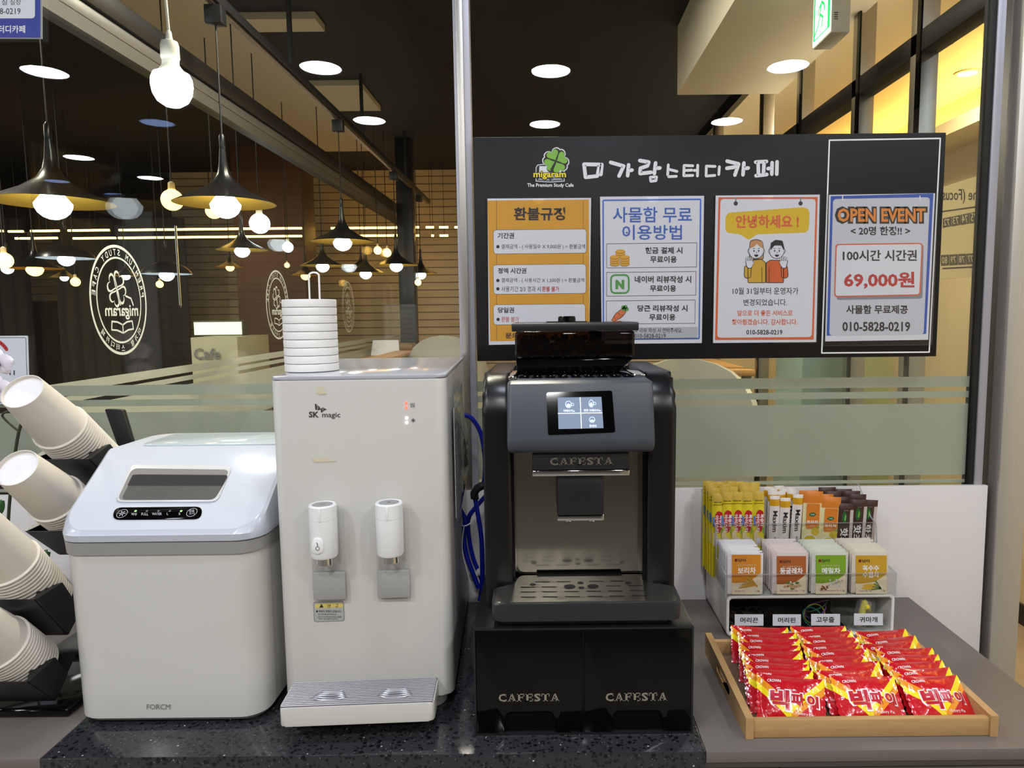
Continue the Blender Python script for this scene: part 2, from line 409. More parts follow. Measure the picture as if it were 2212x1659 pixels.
# ------------------------------------------------------------ beyond the glass: corridor, study room, warm room
XL, XR = -1.15, 1.1
struct(MB().box(-6, 3.5, 1.63, 8.2, 2.86, 2.95, BLACKC).build('ceiling_2'))
for n, (x0, x1, y0, y1) in enumerate(((-1.36, -1.0, 1.63, 2.97), (-1.36, -.98, 3.2, 3.34), (-1.36, -1.02, 4.1, 4.6), (-2.0, -1.36, 1.63, 5.7)), 3):
    struct(MB().box(x0, x1, y0, y1, 2.83, 2.86, BEIGE).build('ceiling_patch_%d' % n))
struct(MB().box(.62, 1.09, 1.64, 3.4, 2.556, 2.86, mat('white soffit paint', (206, 198, 178), .75, var=.02, scale=3)).build('ceiling_6'))
struct(MB().box(1.13, 3.5, 1.63, 6.0, 2.74, 2.78, mat('warm ceiling board', (208, 198, 168), .8, var=.02, scale=3)).build('ceiling_7'))
slat = bpy.data.materials.new('wood slats'); slat.use_nodes = True
nt = slat.node_tree; b = nt.nodes['Principled BSDF']; b.inputs['Roughness'].default_value = .5
tc = nt.nodes.new('ShaderNodeTexCoord'); wv = nt.nodes.new('ShaderNodeTexWave'); wv.bands_direction = 'Z'; wv.inputs['Scale'].default_value = 4.6; wv.wave_profile = 'SAW'
cr = nt.nodes.new('ShaderNodeValToRGB'); cr.color_ramp.elements[0].color = lin((40, 24, 12)); cr.color_ramp.elements[1].color = lin((222, 202, 166))
cr.color_ramp.elements[0].position = .04; cr.color_ramp.elements[1].position = .16
no = nt.nodes.new('ShaderNodeTexNoise'); no.inputs['Scale'].default_value = 3; mpn = nt.nodes.new('ShaderNodeMapping'); mpn.inputs['Scale'].default_value = (1, 1, 12)
nt.links.new(tc.outputs['Object'], mpn.inputs[0]); nt.links.new(mpn.outputs[0], no.inputs['Vector'])
nt.links.new(tc.outputs['Object'], wv.inputs['Vector']); nt.links.new(wv.outputs[0], cr.inputs[0])
mx = nt.nodes.new('ShaderNodeMix'); mx.data_type = 'RGBA'; mx.blend_type = 'MULTIPLY'; mx.inputs[0].default_value = .3
nt.links.new(cr.outputs[0], mx.inputs[6]); nt.links.new(no.outputs[0], mx.inputs[7]); nt.links.new(mx.outputs[2], b.inputs['Base Color'])
struct(MB().box(-3.4, 1.28, 6.6, 6.65, 0, 2.86, slat).build('wall_back'))
struct(MB().box(-6, -3.4, 6.9, 6.95, 0, 2.86, mat('dark brown wall', (52, 44, 36), .8, var=.1, scale=2)).build('wall_far_back'))
struct(MB().box(-6.05, -6, 1.63, 6.95, 0, 2.86, MATS['dark brown wall']).build('wall_left'))
struct(MB().box(2.35, 2.4, -4.2, 6.0, 0, 2.9, CREAM).build('wall_right'))
struct(MB().box(2.335, 2.349, 1.0, 6.0, 0, .1, BLACKM).build('baseboard_right'))
struct(MB().box(1.3, 2.35, 6.0, 6.05, 0, 2.9, CREAM).build('wall_warm_room'))
# brown timber column and dark posts standing before the slats
def pxbox(x0, y0, x1, y1, y, d, m, name, z0=None, z1=None, bev=.002):
    a = aty(x0, y1, y); c = aty(x1, y0, y)
    return MB().box(a.x, c.x, y, y + d, a.z if z0 is None else z0, c.z if z1 is None else z1, m, bev).build(name)
BROWN = mat('red brown panel', (92, 64, 46), .5, var=.12, scale=4, stretch=(8, 8, 1))
struct(pxbox(520, 430, 652, 760, 5.6, .3, BROWN, 'wall_column', 0, 2.86))
struct(pxbox(866, 430, 890, 760, 5.4, .12, BLACKM, 'trim_4', 0, 2.86))
# left glass wall: header, panes with film, round decals
HB = mat('dark bronze metal', (34, 31, 29), .4, .3, var=.05, scale=8)
m = MB().box(XL - .03, XL + .03, 1.63, 5.8, 2.335, 2.395, HB, .002); m.box(XL - .02, XL + .02, 1.63, 5.8, 2.300, 2.333, mat('grey track', (112, 110, 106), .4, .5, var=.03), .001); m.box(XL - .02, XL + .02, 1.63, 5.8, 2.262, 2.298, mat('dim header strip', (84, 80, 74), .6))
struct(m.build('trim_5'))
DECAL = mat('white vinyl', (214, 222, 216), .5)
GL2 = clear('partition glass', (236, 241, 237), .22, 0.0)
o = MB().box(XL - .004, XL + .004, 1.63, 5.8, 0, 2.262, GL2).build('window_3'); struct(o)
f = MB()
for z0, z1 in BANDS[:3]: f.box(XL + .0045, XL + .005, 1.63, 5.8, z0, z1, FROST)
f.build('frosted_film', o)
def decal(y, lab):
    fr = Fr((XL + .0056, y, 1.605), (0, -1, 0), (0, 0, 1))          # lettered for readers inside the room, so it is back to front from here
    fr.w = -fr.w
    K = .868
    mm = MB(); S = lambda pts: [(a * K, b_) for a, b_ in pts]
    def E(r0, r1): mm.ring(fr, S(circ(0, 0, r0, 64)), S(circ(0, 0, r1, 64)), DECAL)
    E(.147, .1395); E(.1155, .1105)
    def arc(t_, r, a0, a1, h, flip):
        n = len(t_)
        for i, ch in enumerate(t_):
            if ch == ' ': continue
            a = R(a0 + (a1 - a0) * i / (n - 1)); w_ = h * (.78 if ord(ch) < 200 else .95)
            if ch in 'I': w_ = h * .2
            c, s_ = math.cos(a), math.sin(a)
            if not flip: ux, uy, vx, vy = s_, -c, c, s_
            else: ux, uy, vx, vy = -s_, c, -c, -s_
            mm.text(fr, ch, (-w_ / 2, -h / 2, w_ / 2, h / 2), DECAL, px=False, bold=.012, fn=lambda u, v, c=c, s_=s_, r=r, ux=ux, uy=uy, vx=vx, vy=vy: fr((r * c + ux * u + vx * v) * K, r * s_ + uy * u + vy * v, 0))
    arc('PREMIUM STUDY CAFE', .1275, 172, 8, .0165, False)
    arc('미가람 스터디카페', .1275, 222, 318, .017, True)
    for ang in (28, 118, 208, 298):
        hq = heart(.012, .03, .047, ang, 12); hi = heart(.012 + .006 * math.cos(R(ang)), .03 + .006 * math.sin(R(ang)), .036, ang, 12)
        mm.ring(fr, S(hq), S(hi), DECAL)
    mm.stroke(fr, S([(.012, .03), (-.002, -.012)]), .004, DECAL)
    mm.stroke(fr, S([(-.033, .012), (-.06, .006), (-.07, -.012)]), .005, DECAL)
    mm.text(fr, 'migaram', (-.082, -.052, .068, -.012), DECAL, px=False, bold=.018)
    bk = [(-.062, -.078), (-.058, -.056), (-.03, -.058), (-.006, -.066), (.02, -.058), (.048, -.056), (.052, -.078), (.024, -.08), (-.006, -.088), (-.034, -.08)]
    mm.stroke(fr, S(bk), .0045, DECAL, closed=True); mm.stroke(fr, S([(-.006, -.066), (-.006, -.088)]), .004, DECAL)
    tag(mm.build('window_decal', None, (XL, y, 1.605), smooth=0), lab, 'decal', 'round decals along the glass wall')
decal(1.923, 'large white round clover and book decal on the side glass, nearest and widest')
decal(3.055, 'white round clover decal on the side glass beside the lid stack')
decal(4.147, 'faint white round clover decal on the side glass, farthest down the corridor')
m = MB().tube([atx(379, 488, XL + .03), atx(390, 660, XL + .03)], .0035, CHROME); m.tube([atx(390, 660, XL + .03), atx(390, 662, XL + .005)], .003, CHROME)
m.tube([atx(379, 488, XL + .03), atx(379, 490, XL + .005)], .003, CHROME)
tag(m.build('door_handle', None, tuple(atx(385, 575, XL + .03))), 'thin steel pull bar on the side glass beside the large decal', 'handle')
# right glass wall: header, steel posts
struct(MB().box(XR - .03, XR + .03, 1.70, 5.8, 2.285, 2.345, HB, .002).build('trim_6'))
struct(MB().box(XR - .004, XR + .004, 1.70, 5.8, 0, 2.285, GL2).build('window_4'))
for n, y in enumerate((2.12, 2.52, 3.07, 3.6, 4.6), 7):
    m = MB().box(XR - .03, XR + .03, y - .012, y + .03, 0, 2.74, STEEL, .001); m.box(XR - .034, XR - .028, y - .03, y - .01, 0, 2.74, BLACKG)
    struct(m.build('trim_%d' % n))
# lit recess along the warm room ceiling
m = MB().box(2.10, 2.13, 1.5, 6.0, 2.46, 2.53, CREAM); m.box(2.13, 2.35, 1.5, 6.0, 2.46, 2.475, CREAM); struct(m.build('trim_12'))
t = thing('light_strip', 'warm yellow strip light hidden in the ceiling recess of the far room', 'light', (2.24, 3.5, 2.476))
MB().box(2.22, 2.26, 1.55, 5.9, 2.476, 2.486, glow('warm strip', (255, 206, 118), 17)).build('diffuser', t)
for x, lb, st_ in ((1.115, 'right', 9), (-1.165, 'left', 3)):  # unseen uplight strips, added to brighten the ceilings over both headers
    t = thing('light_strip', 'unseen fill strip added on top of the dark header beside the %s room' % ('warm' if x > 0 else 'study'), 'light', (x, 3.4, 2.396 if x < 0 else 2.346))
    z = 2.3955 if x < 0 else 2.3455
    MB().box(x - .008, x + .008, 1.75, 5.7, z, z + .006, glow('header strip %s' % lb, (255, 238, 208), st_)).build('diffuser', t)
p = atz(2090, 157, 2.738)
t = thing('ceiling_lamp', 'small warm downlight in the beige ceiling beside the steel pillar', 'lamp', p)
MB().lathe([(.06, 0), (.06, -.004), (.045, -.006), (.043, -.001)], CREAM, Mloc(p), 24, (True, False)).build('rim', t)
MB().lathe([(.043, -.001), (0, -.001)], glow('warm lamp', (255, 214, 120), 25), Mloc(p), 24, (False, False)).build('lens', t)
for x, y in ((1.7, 4.4), (1.7, 5.4)):
    t = thing('ceiling_lamp', 'small warm downlight far inside the warm lit room', 'lamp', (x, y, 2.738), 0, 'downlights far inside the warm room')
    MB().lathe([(.06, 0), (.0, -.002)], MATS['warm lamp'], Mloc((x, y, 2.738)), 20, (False, False)).build('lens', t)

# green exit sign under the soffit
GREEN = glow('exit green', (10, 150, 70), 1.1); GW = glow('exit white', (225, 245, 225), 1.2)
t = thing('exit_sign', 'green and white running figure exit sign hanging under the white soffit', 'sign', (.89, 2.28, 2.385))
MB().box(.862, .92, 2.216, 2.36, 2.385, 2.556, mat('sign housing', (196, 192, 182), .5, var=.02), .004).build('housing', t)
fr = Fr((.8612, 2.288, 2.47), (0, -1, 0)); m = MB()
m.flat(fr, rr(-.07, -.08, .07, .08, .003), GW, .0005); m.flat(fr, rr(-.066, -.066, .066, .078, .002), GREEN, .001)
m.flat(fr, [(-.052, -.062), (.048, -.062), (.048, .07), (-.052, .07)], GW, .0015)
m.flat(fr, circ(.004, .048, .009), GREEN, .002)
for s_ in ([(.0, .033), (-.012, .0)], [(.0, .033), (.02, .018), (.026, .0)], [(.0, .03), (-.018, .02), (-.026, .004)], [(-.012, .0), (.012, -.016), (.006, -.042)], [(-.012, .0), (-.022, -.028), (-.05, -.05)]):
    m.stroke(fr, s_, .008, GREEN, .002)
m.build('face', t, smooth=0)
m = MB(); fr2 = Fr((.9, 2.2155, 2.5)); m.flat(fr2, [(-.008, -.02), (.006, -.02), (.006, .04), (-.008, .04)], mat('rating plate', (150, 145, 135), .6)); m.build('rating_plate', t, smooth=0); m = MB()
for k in range(4): m.flat(fr2, [(-.03, -.06 - k * .006), (-.018, -.06 - k * .006), (-.018, -.057 - k * .006), (-.03, -.057 - k * .006)], DARKTXT)
m.build('vent_slots', t, smooth=0)

# ------------------------------------------------------------ pendants, bulbs, globes
SHADE = mat('black pendant enamel', (16, 16, 18), .3, var=.05); GOLD = mat('gold shade lining', (206, 164, 62), .4, .35, var=.05)
COOL = glow('cool bulb', (236, 246, 255), 5); WARMB = glow('warm bulb', (255, 196, 96), 3.2); CORD = mat('cord', (30, 30, 30), .6)
def pendant(px, py, y, dia, warm, lab, dome=False, top=2.83, group='pendant lamps'):
    p = aty(px, py, y)
    if top < 2.6: p = atx(px, py, -.9925); dia *= p.y / y
    t = thing('pendant_lamp', lab, 'lamp', p, 0, group); r = dia / 2; M = Mloc(p)
    if dome: prof = [(.012, .55), (.035, .54), (.3, .5), (.7, .33), (.93, .14), (1, .0)]
    else: prof = [(.06, 1.1), (.09, .78), (.13, .6), (.24, .42), (.5, .24), (.8, .1), (1, .0)]
    m = MB().lathe([(a * r, b_ * r) for a, b_ in prof], SHADE, M, 32, (True, False)); m.build('shade', t)
    m = MB().lathe([(a * r * .985, b_ * r - .004 * (a < .95)) for a, b_ in prof[::-1]], GOLD if not dome else mat('white shade lining', (190, 196, 205), .5), M, 32, (False, False)); m.build('lining', t)
    MB().lathe([(0.001, -.30 * r)] + [(.30 * r * math.cos(R(a)), -.02 * r - .28 * r * math.sin(R(a))) for a in (75, 55, 35, 15, 0)] + [(.1 * r, .25 * r)], WARMB if warm else COOL, M, 20, (False, True)).build('bulb', t)
    tp = p + Vector((0, 0, 1.1 * r))
    MB().lathe([(.06 * r, 0), (.06 * r, .25 * r), (.03 * r, .3 * r)], SHADE, Mloc(tp), 10).build('cap', t)
    MB().tube([tp, (p.x, p.y, top)], .003, CORD, 6).build('cord', t)
for x, y, lb in ((-.45, 1.95, 'corridor'), (-.2, 2.35, 'corridor'), (1.75, 3.3, 'warm room'), (2.15, 3.3, 'warm room'), (-2.4, 2.6, 'study room'), (-3.6, 3.4, 'study room')):  # unseen fill lamps, added to brighten the spaces beyond the glass
    z = 2.738 if x > 1 else 2.856
    t = thing('ceiling_lamp', 'unseen fill lamp added in the %s ceiling, above the top of the picture' % lb, 'lamp', (x, y, z), 0, 'added fill lamps of the %s' % lb)
    MB().lathe([(.08, 0), (.08, -.004), (.066, -.006), (.064, -.001)], RIM, Mloc((x, y, z)), 24, (True, False)).build('rim', t)
    MB().lathe([(.064, -.001), (0, -.002)], (glow('warm room fill lamp', (255, 236, 204), 260) if x > 1 else glow('corridor fill lamp', (255, 244, 224), 230)), Mloc((x, y, z)), 24, (False, False)).build('lens', t)
# track and the row of black shades in the corridor
m = MB().box(-1.01, -.975, 1.66, 6.2, 2.5, 2.53, BLACKM, .001); m.box(-1.0, -.985, 1.66, 6.2, 2.494, 2.5, mat('track slot', (120, 104, 92), .4, .4))
for y in (1.9, 2.9, 4.0, 5.2): m.box(-1.0, -.985, y, y + .02, 2.53, 2.86, BLACKM)
tag(m.build('lighting_track', None, (-.99, 4, 2.51)), 'black ceiling track the row of pendants hangs from', 'track')
pendant(487, 440, 2.13, .285, 0, 'flared black pendant with gold lining hanging nearest in the corridor', top=2.441)
pendant(740, 522, 3.35, .285, 0, 'flared black pendant with gold lining above the white lid stack', top=2.441)
pendant(856, 573, 4.6, .28, 0, 'flared black pendant between lid stack and steel mullion', top=2.441)
pendant(909, 592, 5.5, .27, 0, 'flared black pendant next to the steel mullion, far end of the track', top=2.441)
for k, (y, z) in enumerate([(atx(a, b_, -.9925).y, 0) for a, b_ in ((487, 440), (740, 522), (856, 573), (909, 592))]):
    o = MB().box(-1.018, -.967, y - .02, y + .02, 2.44, 2.4935, BLACKM, .002).build('track_adapter', None, (-.99, y, 2.47))
    tag(o, 'black adapter box on the track above the %s corridor pendant' % ('nearest', 'second nearest', 'third nearest', 'farthest')[k], 'adapter')
pendant(115, 438, 2.6, .40, 0, 'very wide flared black pendant with gold lining inside the study room')
pendant(697, 574, 4.5, .27, 0, 'flared black pendant just behind the wire lid holder')
pendant(790, 590, 4.9, .27, 0, 'flared black pendant with a pale rim below the second corridor pendant')
pendant(523, 540, 3.2, .22, 0, 'flared black pendant beside the brown column')
pendant(75, 580, 4.2, .30, 1, 'black cone pendant with warm bulb in front of lit slats')
pendant(16, 580, 4.4, .22, 0, 'black pendant with white bulb cut by the picture edge', top=2.86)
pendant(143, 558, 3.9, .28, 0, 'grey dome pendant with white lining beside the large decal', True)
pendant(360, 592, 4.1, .27, 0, 'dark dome pendant hanging beside the steel pull bar', True)
pendant(272, 596, 4.8, .18, 0, 'small pendant seen through the large round decal')
pendant(497, 577, 5.2, .2, 1, 'small pendant with warm bulb over the cafe board')
pendant(139, 599, 5.0, .18, 0, 'small pendant with white bulb under the grey dome')
pendant(660, 595, 5.1, .22, 1, 'small pendant with warm bulb left of the wire lid holder')
pendant(780, 578, 5.3, .2, 1, 'small pendant with warm bulb right of the wire lid holder')
def globe(px, py, y, dpx, m_, lab):
    p = aty(px, py, y); r = dpx / 2 * y / FPX; t = thing('globe_lamp', lab, 'lamp', p, 0, 'bare globe lamps'); M = Mloc(p)
    MB().lathe([(r * math.sin(R(a)), -r * math.cos(R(a))) for a in range(2, 160, 14)] + [(.3 * r, r)], m_, M, 20, (True, True)).build('bulb', t)
    MB().lathe([(.32 * r, r), (.3 * r, 1.6 * r), (.1 * r, 1.75 * r)], CREAM, M, 12).build('socket', t)
    MB().tube([(p.x, p.y, p.z + 1.7 * r), (p.x, p.y, 2.86)], .003, CORD, 6).build('cord', t)
for a in ((372, 432, 3.0, 44, WARMB, 'amber globe lamp left of the nearest corridor pendant'), (462, 455, 3.4, 34, WARMB, 'amber globe lamp half hidden behind the nearest corridor pendant'),
          (9, 563, 3.4, 34, WARMB, 'amber globe lamp at the picture edge above the wifi notice'), (561, 483, 3.6, 42, COOL, 'white globe lamp left of the brown column'),
          (622, 534, 4.4, 22, COOL, 'small white globe lamp in front of the brown column'), (816, 541, 4.8, 17, WARMB, 'small amber globe lamp right of the second corridor pendant'),
          (836, 546, 5.2, 18, WARMB, 'small amber globe lamp above the third corridor pendant'), (903, 610, 5.0, 14, WARMB, 'small amber globe lamp under the farthest corridor pendant'),
          (163, 609, 4.6, 19, WARMB, 'small amber globe lamp under the grey dome pendant'), (345, 614, 4.6, 15, WARMB, 'small amber globe lamp under the dark dome pendant'),
          (620, 573, 5.0, 11, WARMB, 'tiny amber globe lamp against the brown column')): globe(*a)
# bare bulb on a white cord close behind the glass
p = aty(372, 192, 1.76); M = Mloc(p); t = thing('hanging_bulb', 'bright bare white bulb on a white cord behind the window', 'lamp', p)
WS = mat('ivory socket', (206, 200, 186), .45, var=.02)
MB().lathe([(.001, -.043), (.018, -.040), (.034, -.029), (.043, -.012), (.046, .006), (.045, .022), (.04, .034), (.03, .0385)], glow('bright bulb', (245, 252, 255), 14), M, 32, (True, True)).build('bulb', t)
MB().lathe([(.03, .0386), (.022, .05), (.019, .056), (.019, .066)], WS, M, 24).build('collar', t)
MB().lathe([(.019, .066), (.021, .07), (.0205, .1), (.018, .108), (.008, .112), (.006, .13), (.003, .134)], WS, M, 24).build('socket', t)
MB().tube([p + Vector((0, 0, .13)), (p.x - .004, p.y, p.z + .25), (p.x, p.y, 2.83)], .0035, WS, 8).build('cord', t)

# linear warm lamps along the slats
LED = glow('warm led tube', (255, 190, 92), 4.5)
segs = [(0, 8, 499), (18, 50, 500), (66, 128, 499), (147, 236, 498), (257, 652, 497), (715, 862, 493), (893, 905, 491), (920, 937, 491), (949, 968, 491), (982, 992, 491),
        (33, 37, 515), (43, 124, 515), (158, 250, 515), (256, 652, 514), (716, 862, 510), (886, 905, 509), (932, 937, 509), (950, 968, 509)]
places = ('at the picture edge', 'over the warm cone pendant', 'over the grey dome', 'over the round decal', 'along the cafe board wall', 'beside the dark post')
for k, (x0, x1, y) in enumerate(segs):
    yy = (5.3 if x0 < 700 else 6.2) + (.12 if k > 9 else 0)
    a, c = aty(x0, y, yy), aty(x1, y, yy); d = max(.02, c.x - a.x)
    row = 'upper' if k < 10 else 'lower'
    pl = 'near the mullion' if x0 > 870 else 'above the third corridor pendant' if x0 > 700 else 'crossing the picture beside the large decal' if x0 > 250 else 'above the large decal' if x0 > 140 else 'over the cone pendant' if x0 > 40 else 'at the picture edge'
    t = thing('linear_lamp', ('short' if x1 - x0 < 60 else 'long') + ' warm light tube of the %s row %s' % (row, pl), 'lamp', ((a.x + c.x) / 2, yy, a.z), 0, 'warm light tubes, %s row %s' % (row, pl))
    MB().tube([(a.x, yy, a.z), (a.x + d, yy, a.z)], .0075 * yy / 5, LED, 8).build('tube', t)
    MB().box(a.x, a.x + d, yy + .012, yy + .03, a.z - .006, a.z + .006, BLACKM).build('housing', t)
    MB().tube([((a.x + c.x) / 2, yy + .02, a.z), ((a.x + c.x) / 2, yy + .02, 2.86)], .002, CORD, 5).build('cord', t)

# ------------------------------------------------------------ study room furniture
CURT = mat('dark curtain', (58, 54, 50), .9, var=.15, scale=3)
def curtain(x0, x1, ytop, y, lab):
    a, c = aty(x0, 800, y), aty(x1, ytop, y); n = max(8, int((c.x - a.x) / .035)); top = c.z
    v = []; f = []
    for i in range(n + 1):
        x = a.x + (c.x - a.x) * i / n; yy = y + .03 * math.sin(i * 1.9); v += [(x, yy, .02), (x, yy, top), (x, yy + .01, .02), (x, yy + .01, top)]
    for i in range(n):
        q = i * 4; f += [(q, q + 4, q + 5, q + 1), (q + 2, q + 3, q + 7, q + 6), (q + 1, q + 5, q + 7, q + 3)]
    tag(MB().add(v, f, CURT).build('curtain', None, ((a.x + c.x) / 2, y, .02), smooth=80), lab, 'curtain')
curtain(135, 400, 470, 6.1, 'dark pleated curtain behind the large round decal'); curtain(-60, 58, 470, 6.1, 'dark pleated curtain at the picture edge left of the lit slats')
o = MB(); a, c = aty(60, 652, 6.87), aty(135, 500, 6.87); o.box(a.x, c.x, 6.87, 6.899, a.z, c.z, slat)
tag(o.build('slat_panel', None, (a.x, 6.87, a.z)), 'lit wooden slat panel behind the warm cone pendant', 'panel')
o = MB(); a, c = aty(408, 690, 6.87), aty(520, 520, 6.87); o.box(a.x, c.x, 6.87, 6.899, a.z, c.z, slat)
tag(o.build('slat_panel', None, (a.x, 6.87, a.z)), 'lit wooden slat panel above the cafe board', 'panel')
# cafe board
a, c = aty(415, 792, 4.4), aty(512, 728, 4.4)
t = thing('reception_counter', 'beige counter board with steel letters reading Cafe', 'counter', ((a.x + c.x) / 2, 4.5, 0))
MB().box(a.x, c.x, 4.4, 4.9, 0, c.z, mat('beige board', (205, 196, 165), .5, var=.02), .003).build('board', t)
m = MB(); m.text(wall(4.395), 'Cafe', (419, 752, 477, 776), STEEL, .004, bold=.02); m.build('lettering', t, smooth=0)
a, c = aty(415, 727, 4.7), aty(522, 692, 4.7)
t = thing('light_box', 'pale glowing display box standing on the cafe board counter', 'light box', ((a.x + c.x) / 2, 4.75, a.z))
MB().box(a.x, c.x, 4.72, 4.8, a.z, c.z, mat('box frame', (90, 85, 75), .5), .003).build('frame', t)
MB().box(a.x + .01, c.x - .01, 4.712, 4.72, a.z + .01, c.z - .01, glow('pale screen', (214, 224, 190), .75)).build('screen', t)
# long white partition with a wooden cap, desk with papers
m = MB().box(-.84, -.79, 2.3, 4.1, 0, 1.33, mat('white partition', (196, 194, 184), .6, var=.02)); m.box(-.87, -.76, 2.28, 4.12, 1.33, 1.35, mat('oak cap', (178, 136, 86), .45, var=.12, scale=5, stretch=(20, 2, 20)), .002)
tag(m.build('desk_partition', None, (-.815, 3.2, 0)), 'long white desk partition with oak cap running down the corridor', 'partition')
OAK = MATS['oak cap']
t = thing('desk', 'oak topped study desk behind the dispenser carrying papers and a bag', 'desk', (-1.0, 5.0, 0))
MB().box(-1.13, -.86, 4.2, 5.7, 1.27, 1.30, OAK, .003).build('desk_top', t)
for x, y in ((-1.1, 4.25), (-.9, 4.25), (-1.1, 5.65), (-.9, 5.65)): MB().box(x - .02, x + .02, y - .02, y + .02, 0, 1.27, BLACKM).build('leg', t)
fr = Fr((-1.02, 4.5, 1.301), (1, .1, 0), (0, .3, 1)); m = MB().prism(fr, [(-.09, 0), (.09, -.0), (.08, .1), (-.08, .1)], -.004, 0, PAPER); tag(m.build('paper_sheet', None, (-1.02, 4.5, 1.301)), 'white printed sheet propped on the oak desk behind the dispenser', 'paper')
m = MB().box(-1.04, -.90, 4.8, 5.0, 1.301, 1.36, mat('tan bag', (120, 92, 40), .6, var=.2, scale=20), .02, 3); tag(m.build('pouch', None, (-.97, 4.9, 1.301)), 'small dark tan pouch lying on the oak desk', 'pouch')
def chair(px, py, y, w, h, m_, lab, rz=0.0):
    p = aty(px, py, y); t = thing('lounge_chair', lab, 'chair', (p.x, y, 0), rz); M = Mloc((0, 0, 0))
    v = []; n = 14; f = []
    for i in range(n + 1):
        a = R(-20 + 220 * i / n)
        for j in range(6):
            q = j / 5; z = .45 + (p.z - .45) * q * (.62 + .38 * max(0, math.sin(a)) ** .5); r = w / 2 * (.86 + .14 * q)
            v += [(r * math.cos(a), r * .9 * math.sin(a), z), ((r + .025) * math.cos(a), (r + .025) * .9 * math.sin(a), z)]
    for i in range(n):
        for j in range(5):
            q = (i * 6 + j) * 2; e = q + 12
            f += [(q, q + 2, e + 2, e), (q + 1, e + 1, e + 3, q + 3)]
        q = (i * 6 + 5) * 2; e = q + 12; f.append((q, q + 1, e + 1, e))
    MB().add(v, f, m_).build('shell', t, smooth=60, local=True)
    MB().lathe([(w * .2, .4), (w * .44, .42), (w * .46, .47), (w * .4, .5)], m_, M, 24).build('seat', t, local=True)
    for sx in (-1, 1):
        for sy in (-1, 1): MB().tube([(sx * w * .25, sy * w * .22, .42), (sx * w * .36, sy * w * .34, 0)], .014, OAK).build('leg', t, local=True)
CH = mat('white chair shell', (165, 163, 152), .5, var=.02)
chair(968, 722, 4.0, .42, 1.2, CH, 'white high curved chair beside the steel mullion behind the dispenser', R(180))
chair(1500, 782, 3.1, .55, 1.2, CH, 'white curved chair back visible under the sign behind the coffee hopper')
chair(1290, 786, 2.5, .38, 1.2, mat('taupe chair shell', (150, 140, 118), .6, var=.03), 'taupe curved chair directly behind the coffee hopper')
chair(936, 748, 5.9, .25, 1.1, BLACKM, 'black round chair back beside the dispenser top')
t = thing('study_table', 'oak study table seen under the sign beside the white chair', 'table', (1.0, 3.6, 0))
a, c = aty(1560, 800, 3.5), aty(1632, 800, 3.5)
MB().box(a.x, c.x, 3.5, 4.4, a.z - .03, a.z, OAK, .003).build('table_top', t)
for x in (a.x + .03, c.x - .03):
    for y in (3.55, 4.35): MB().box(x - .02, x + .02, y - .02, y + .02, 0, a.z - .03, CH).build('leg', t)
a, c = aty(1720, 1300, 2.6), aty(1845, 778, 2.6)
tag(MB().box(a.x, c.x, 2.6, 2.9, 0, 1.42, mat('pale green panel', (128, 150, 136), .4, var=.03), .003).build('cabinet', None, (a.x, 2.6, 0)), 'pale green cabinet behind the frosted glass under the sign', 'cabinet')
a, c = aty(1850, 1300, 3.0), aty(1930, 778, 3.0)
tag(MB().box(a.x, c.x, 3.0, 3.3, 0, 1.42, mat('lime panel', (176, 172, 110), .5, var=.05), .003).build('cabinet', None, (a.x, 3.0, 0)), 'yellowish cabinet right of the pale green cabinet under the sign', 'cabinet')
# seat plan printed on clear film, read from the other side
t = thing('seat_plan', 'seat plan sheet with mirrored numbers beside the notice board edge', 'plan', (XR - .012, 1.88, 1.75))
fr = Fr((XR - .008, 0, 0), (0, -1, 0), (0, 0, 1)); m = MB()
a, c = fr.px(2026, 596), fr.px(2145, 398)
m.box(XR - .012, XR - .008, -c[0], -a[0], 1.64, 1.89, mat('seat plan film', (190, 172, 122), .5, var=.02)).build('sheet', t)
fr = Fr((XR - .0125, 0, 0), (0, -1, 0), (0, 0, 1)); m = MB()
NUMB = mat('number square', (70, 62, 50), .5); PLT = mat('plan ink', (58, 50, 44), .5); PLN = mat('plan number', (200, 184, 140), .5)
m.text(fr, 'zone (Focus', (2036, 408, 2133, 440), PLT, mirror=True, bold=.012)
m.stroke(fr, fr.pxs([(2036, 457), (2136, 443)]), .004, PLT); m.stroke(fr, fr.pxs([(2036, 580), (2112, 576), (2114, 540), (2134, 538)]), .004, PLT)
for k, n_ in enumerate(('72', '73', '74', '75', '76')):
    x = 2037 + k * 19.5; q = fr.pxs([(x, 472 - k * 4), (x + 18, 468 - k * 4), (x + 18, 488 - k * 3), (x, 492 - k * 3)]); m.flat(fr, q, NUMB, .0006)
    m.text(fr, n_, (x + 3, 473 - k * 4, x + 15, 487 - k * 3), PLN, .0012, mirror=True)
for k, n_ in enumerate(('80', '79', '78', '77')):
    x = 2033 + k * 18.5; q = fr.pxs([(x, 551 - k), (x + 17, 550 - k), (x + 17, 573 - k), (x, 574 - k)]); m.flat(fr, q, NUMB, .0006)
    m.text(fr, n_, (x + 3, 555 - k, x + 14, 569 - k), PLN, .0012, mirror=True)
m.build('print', t, smooth=0)

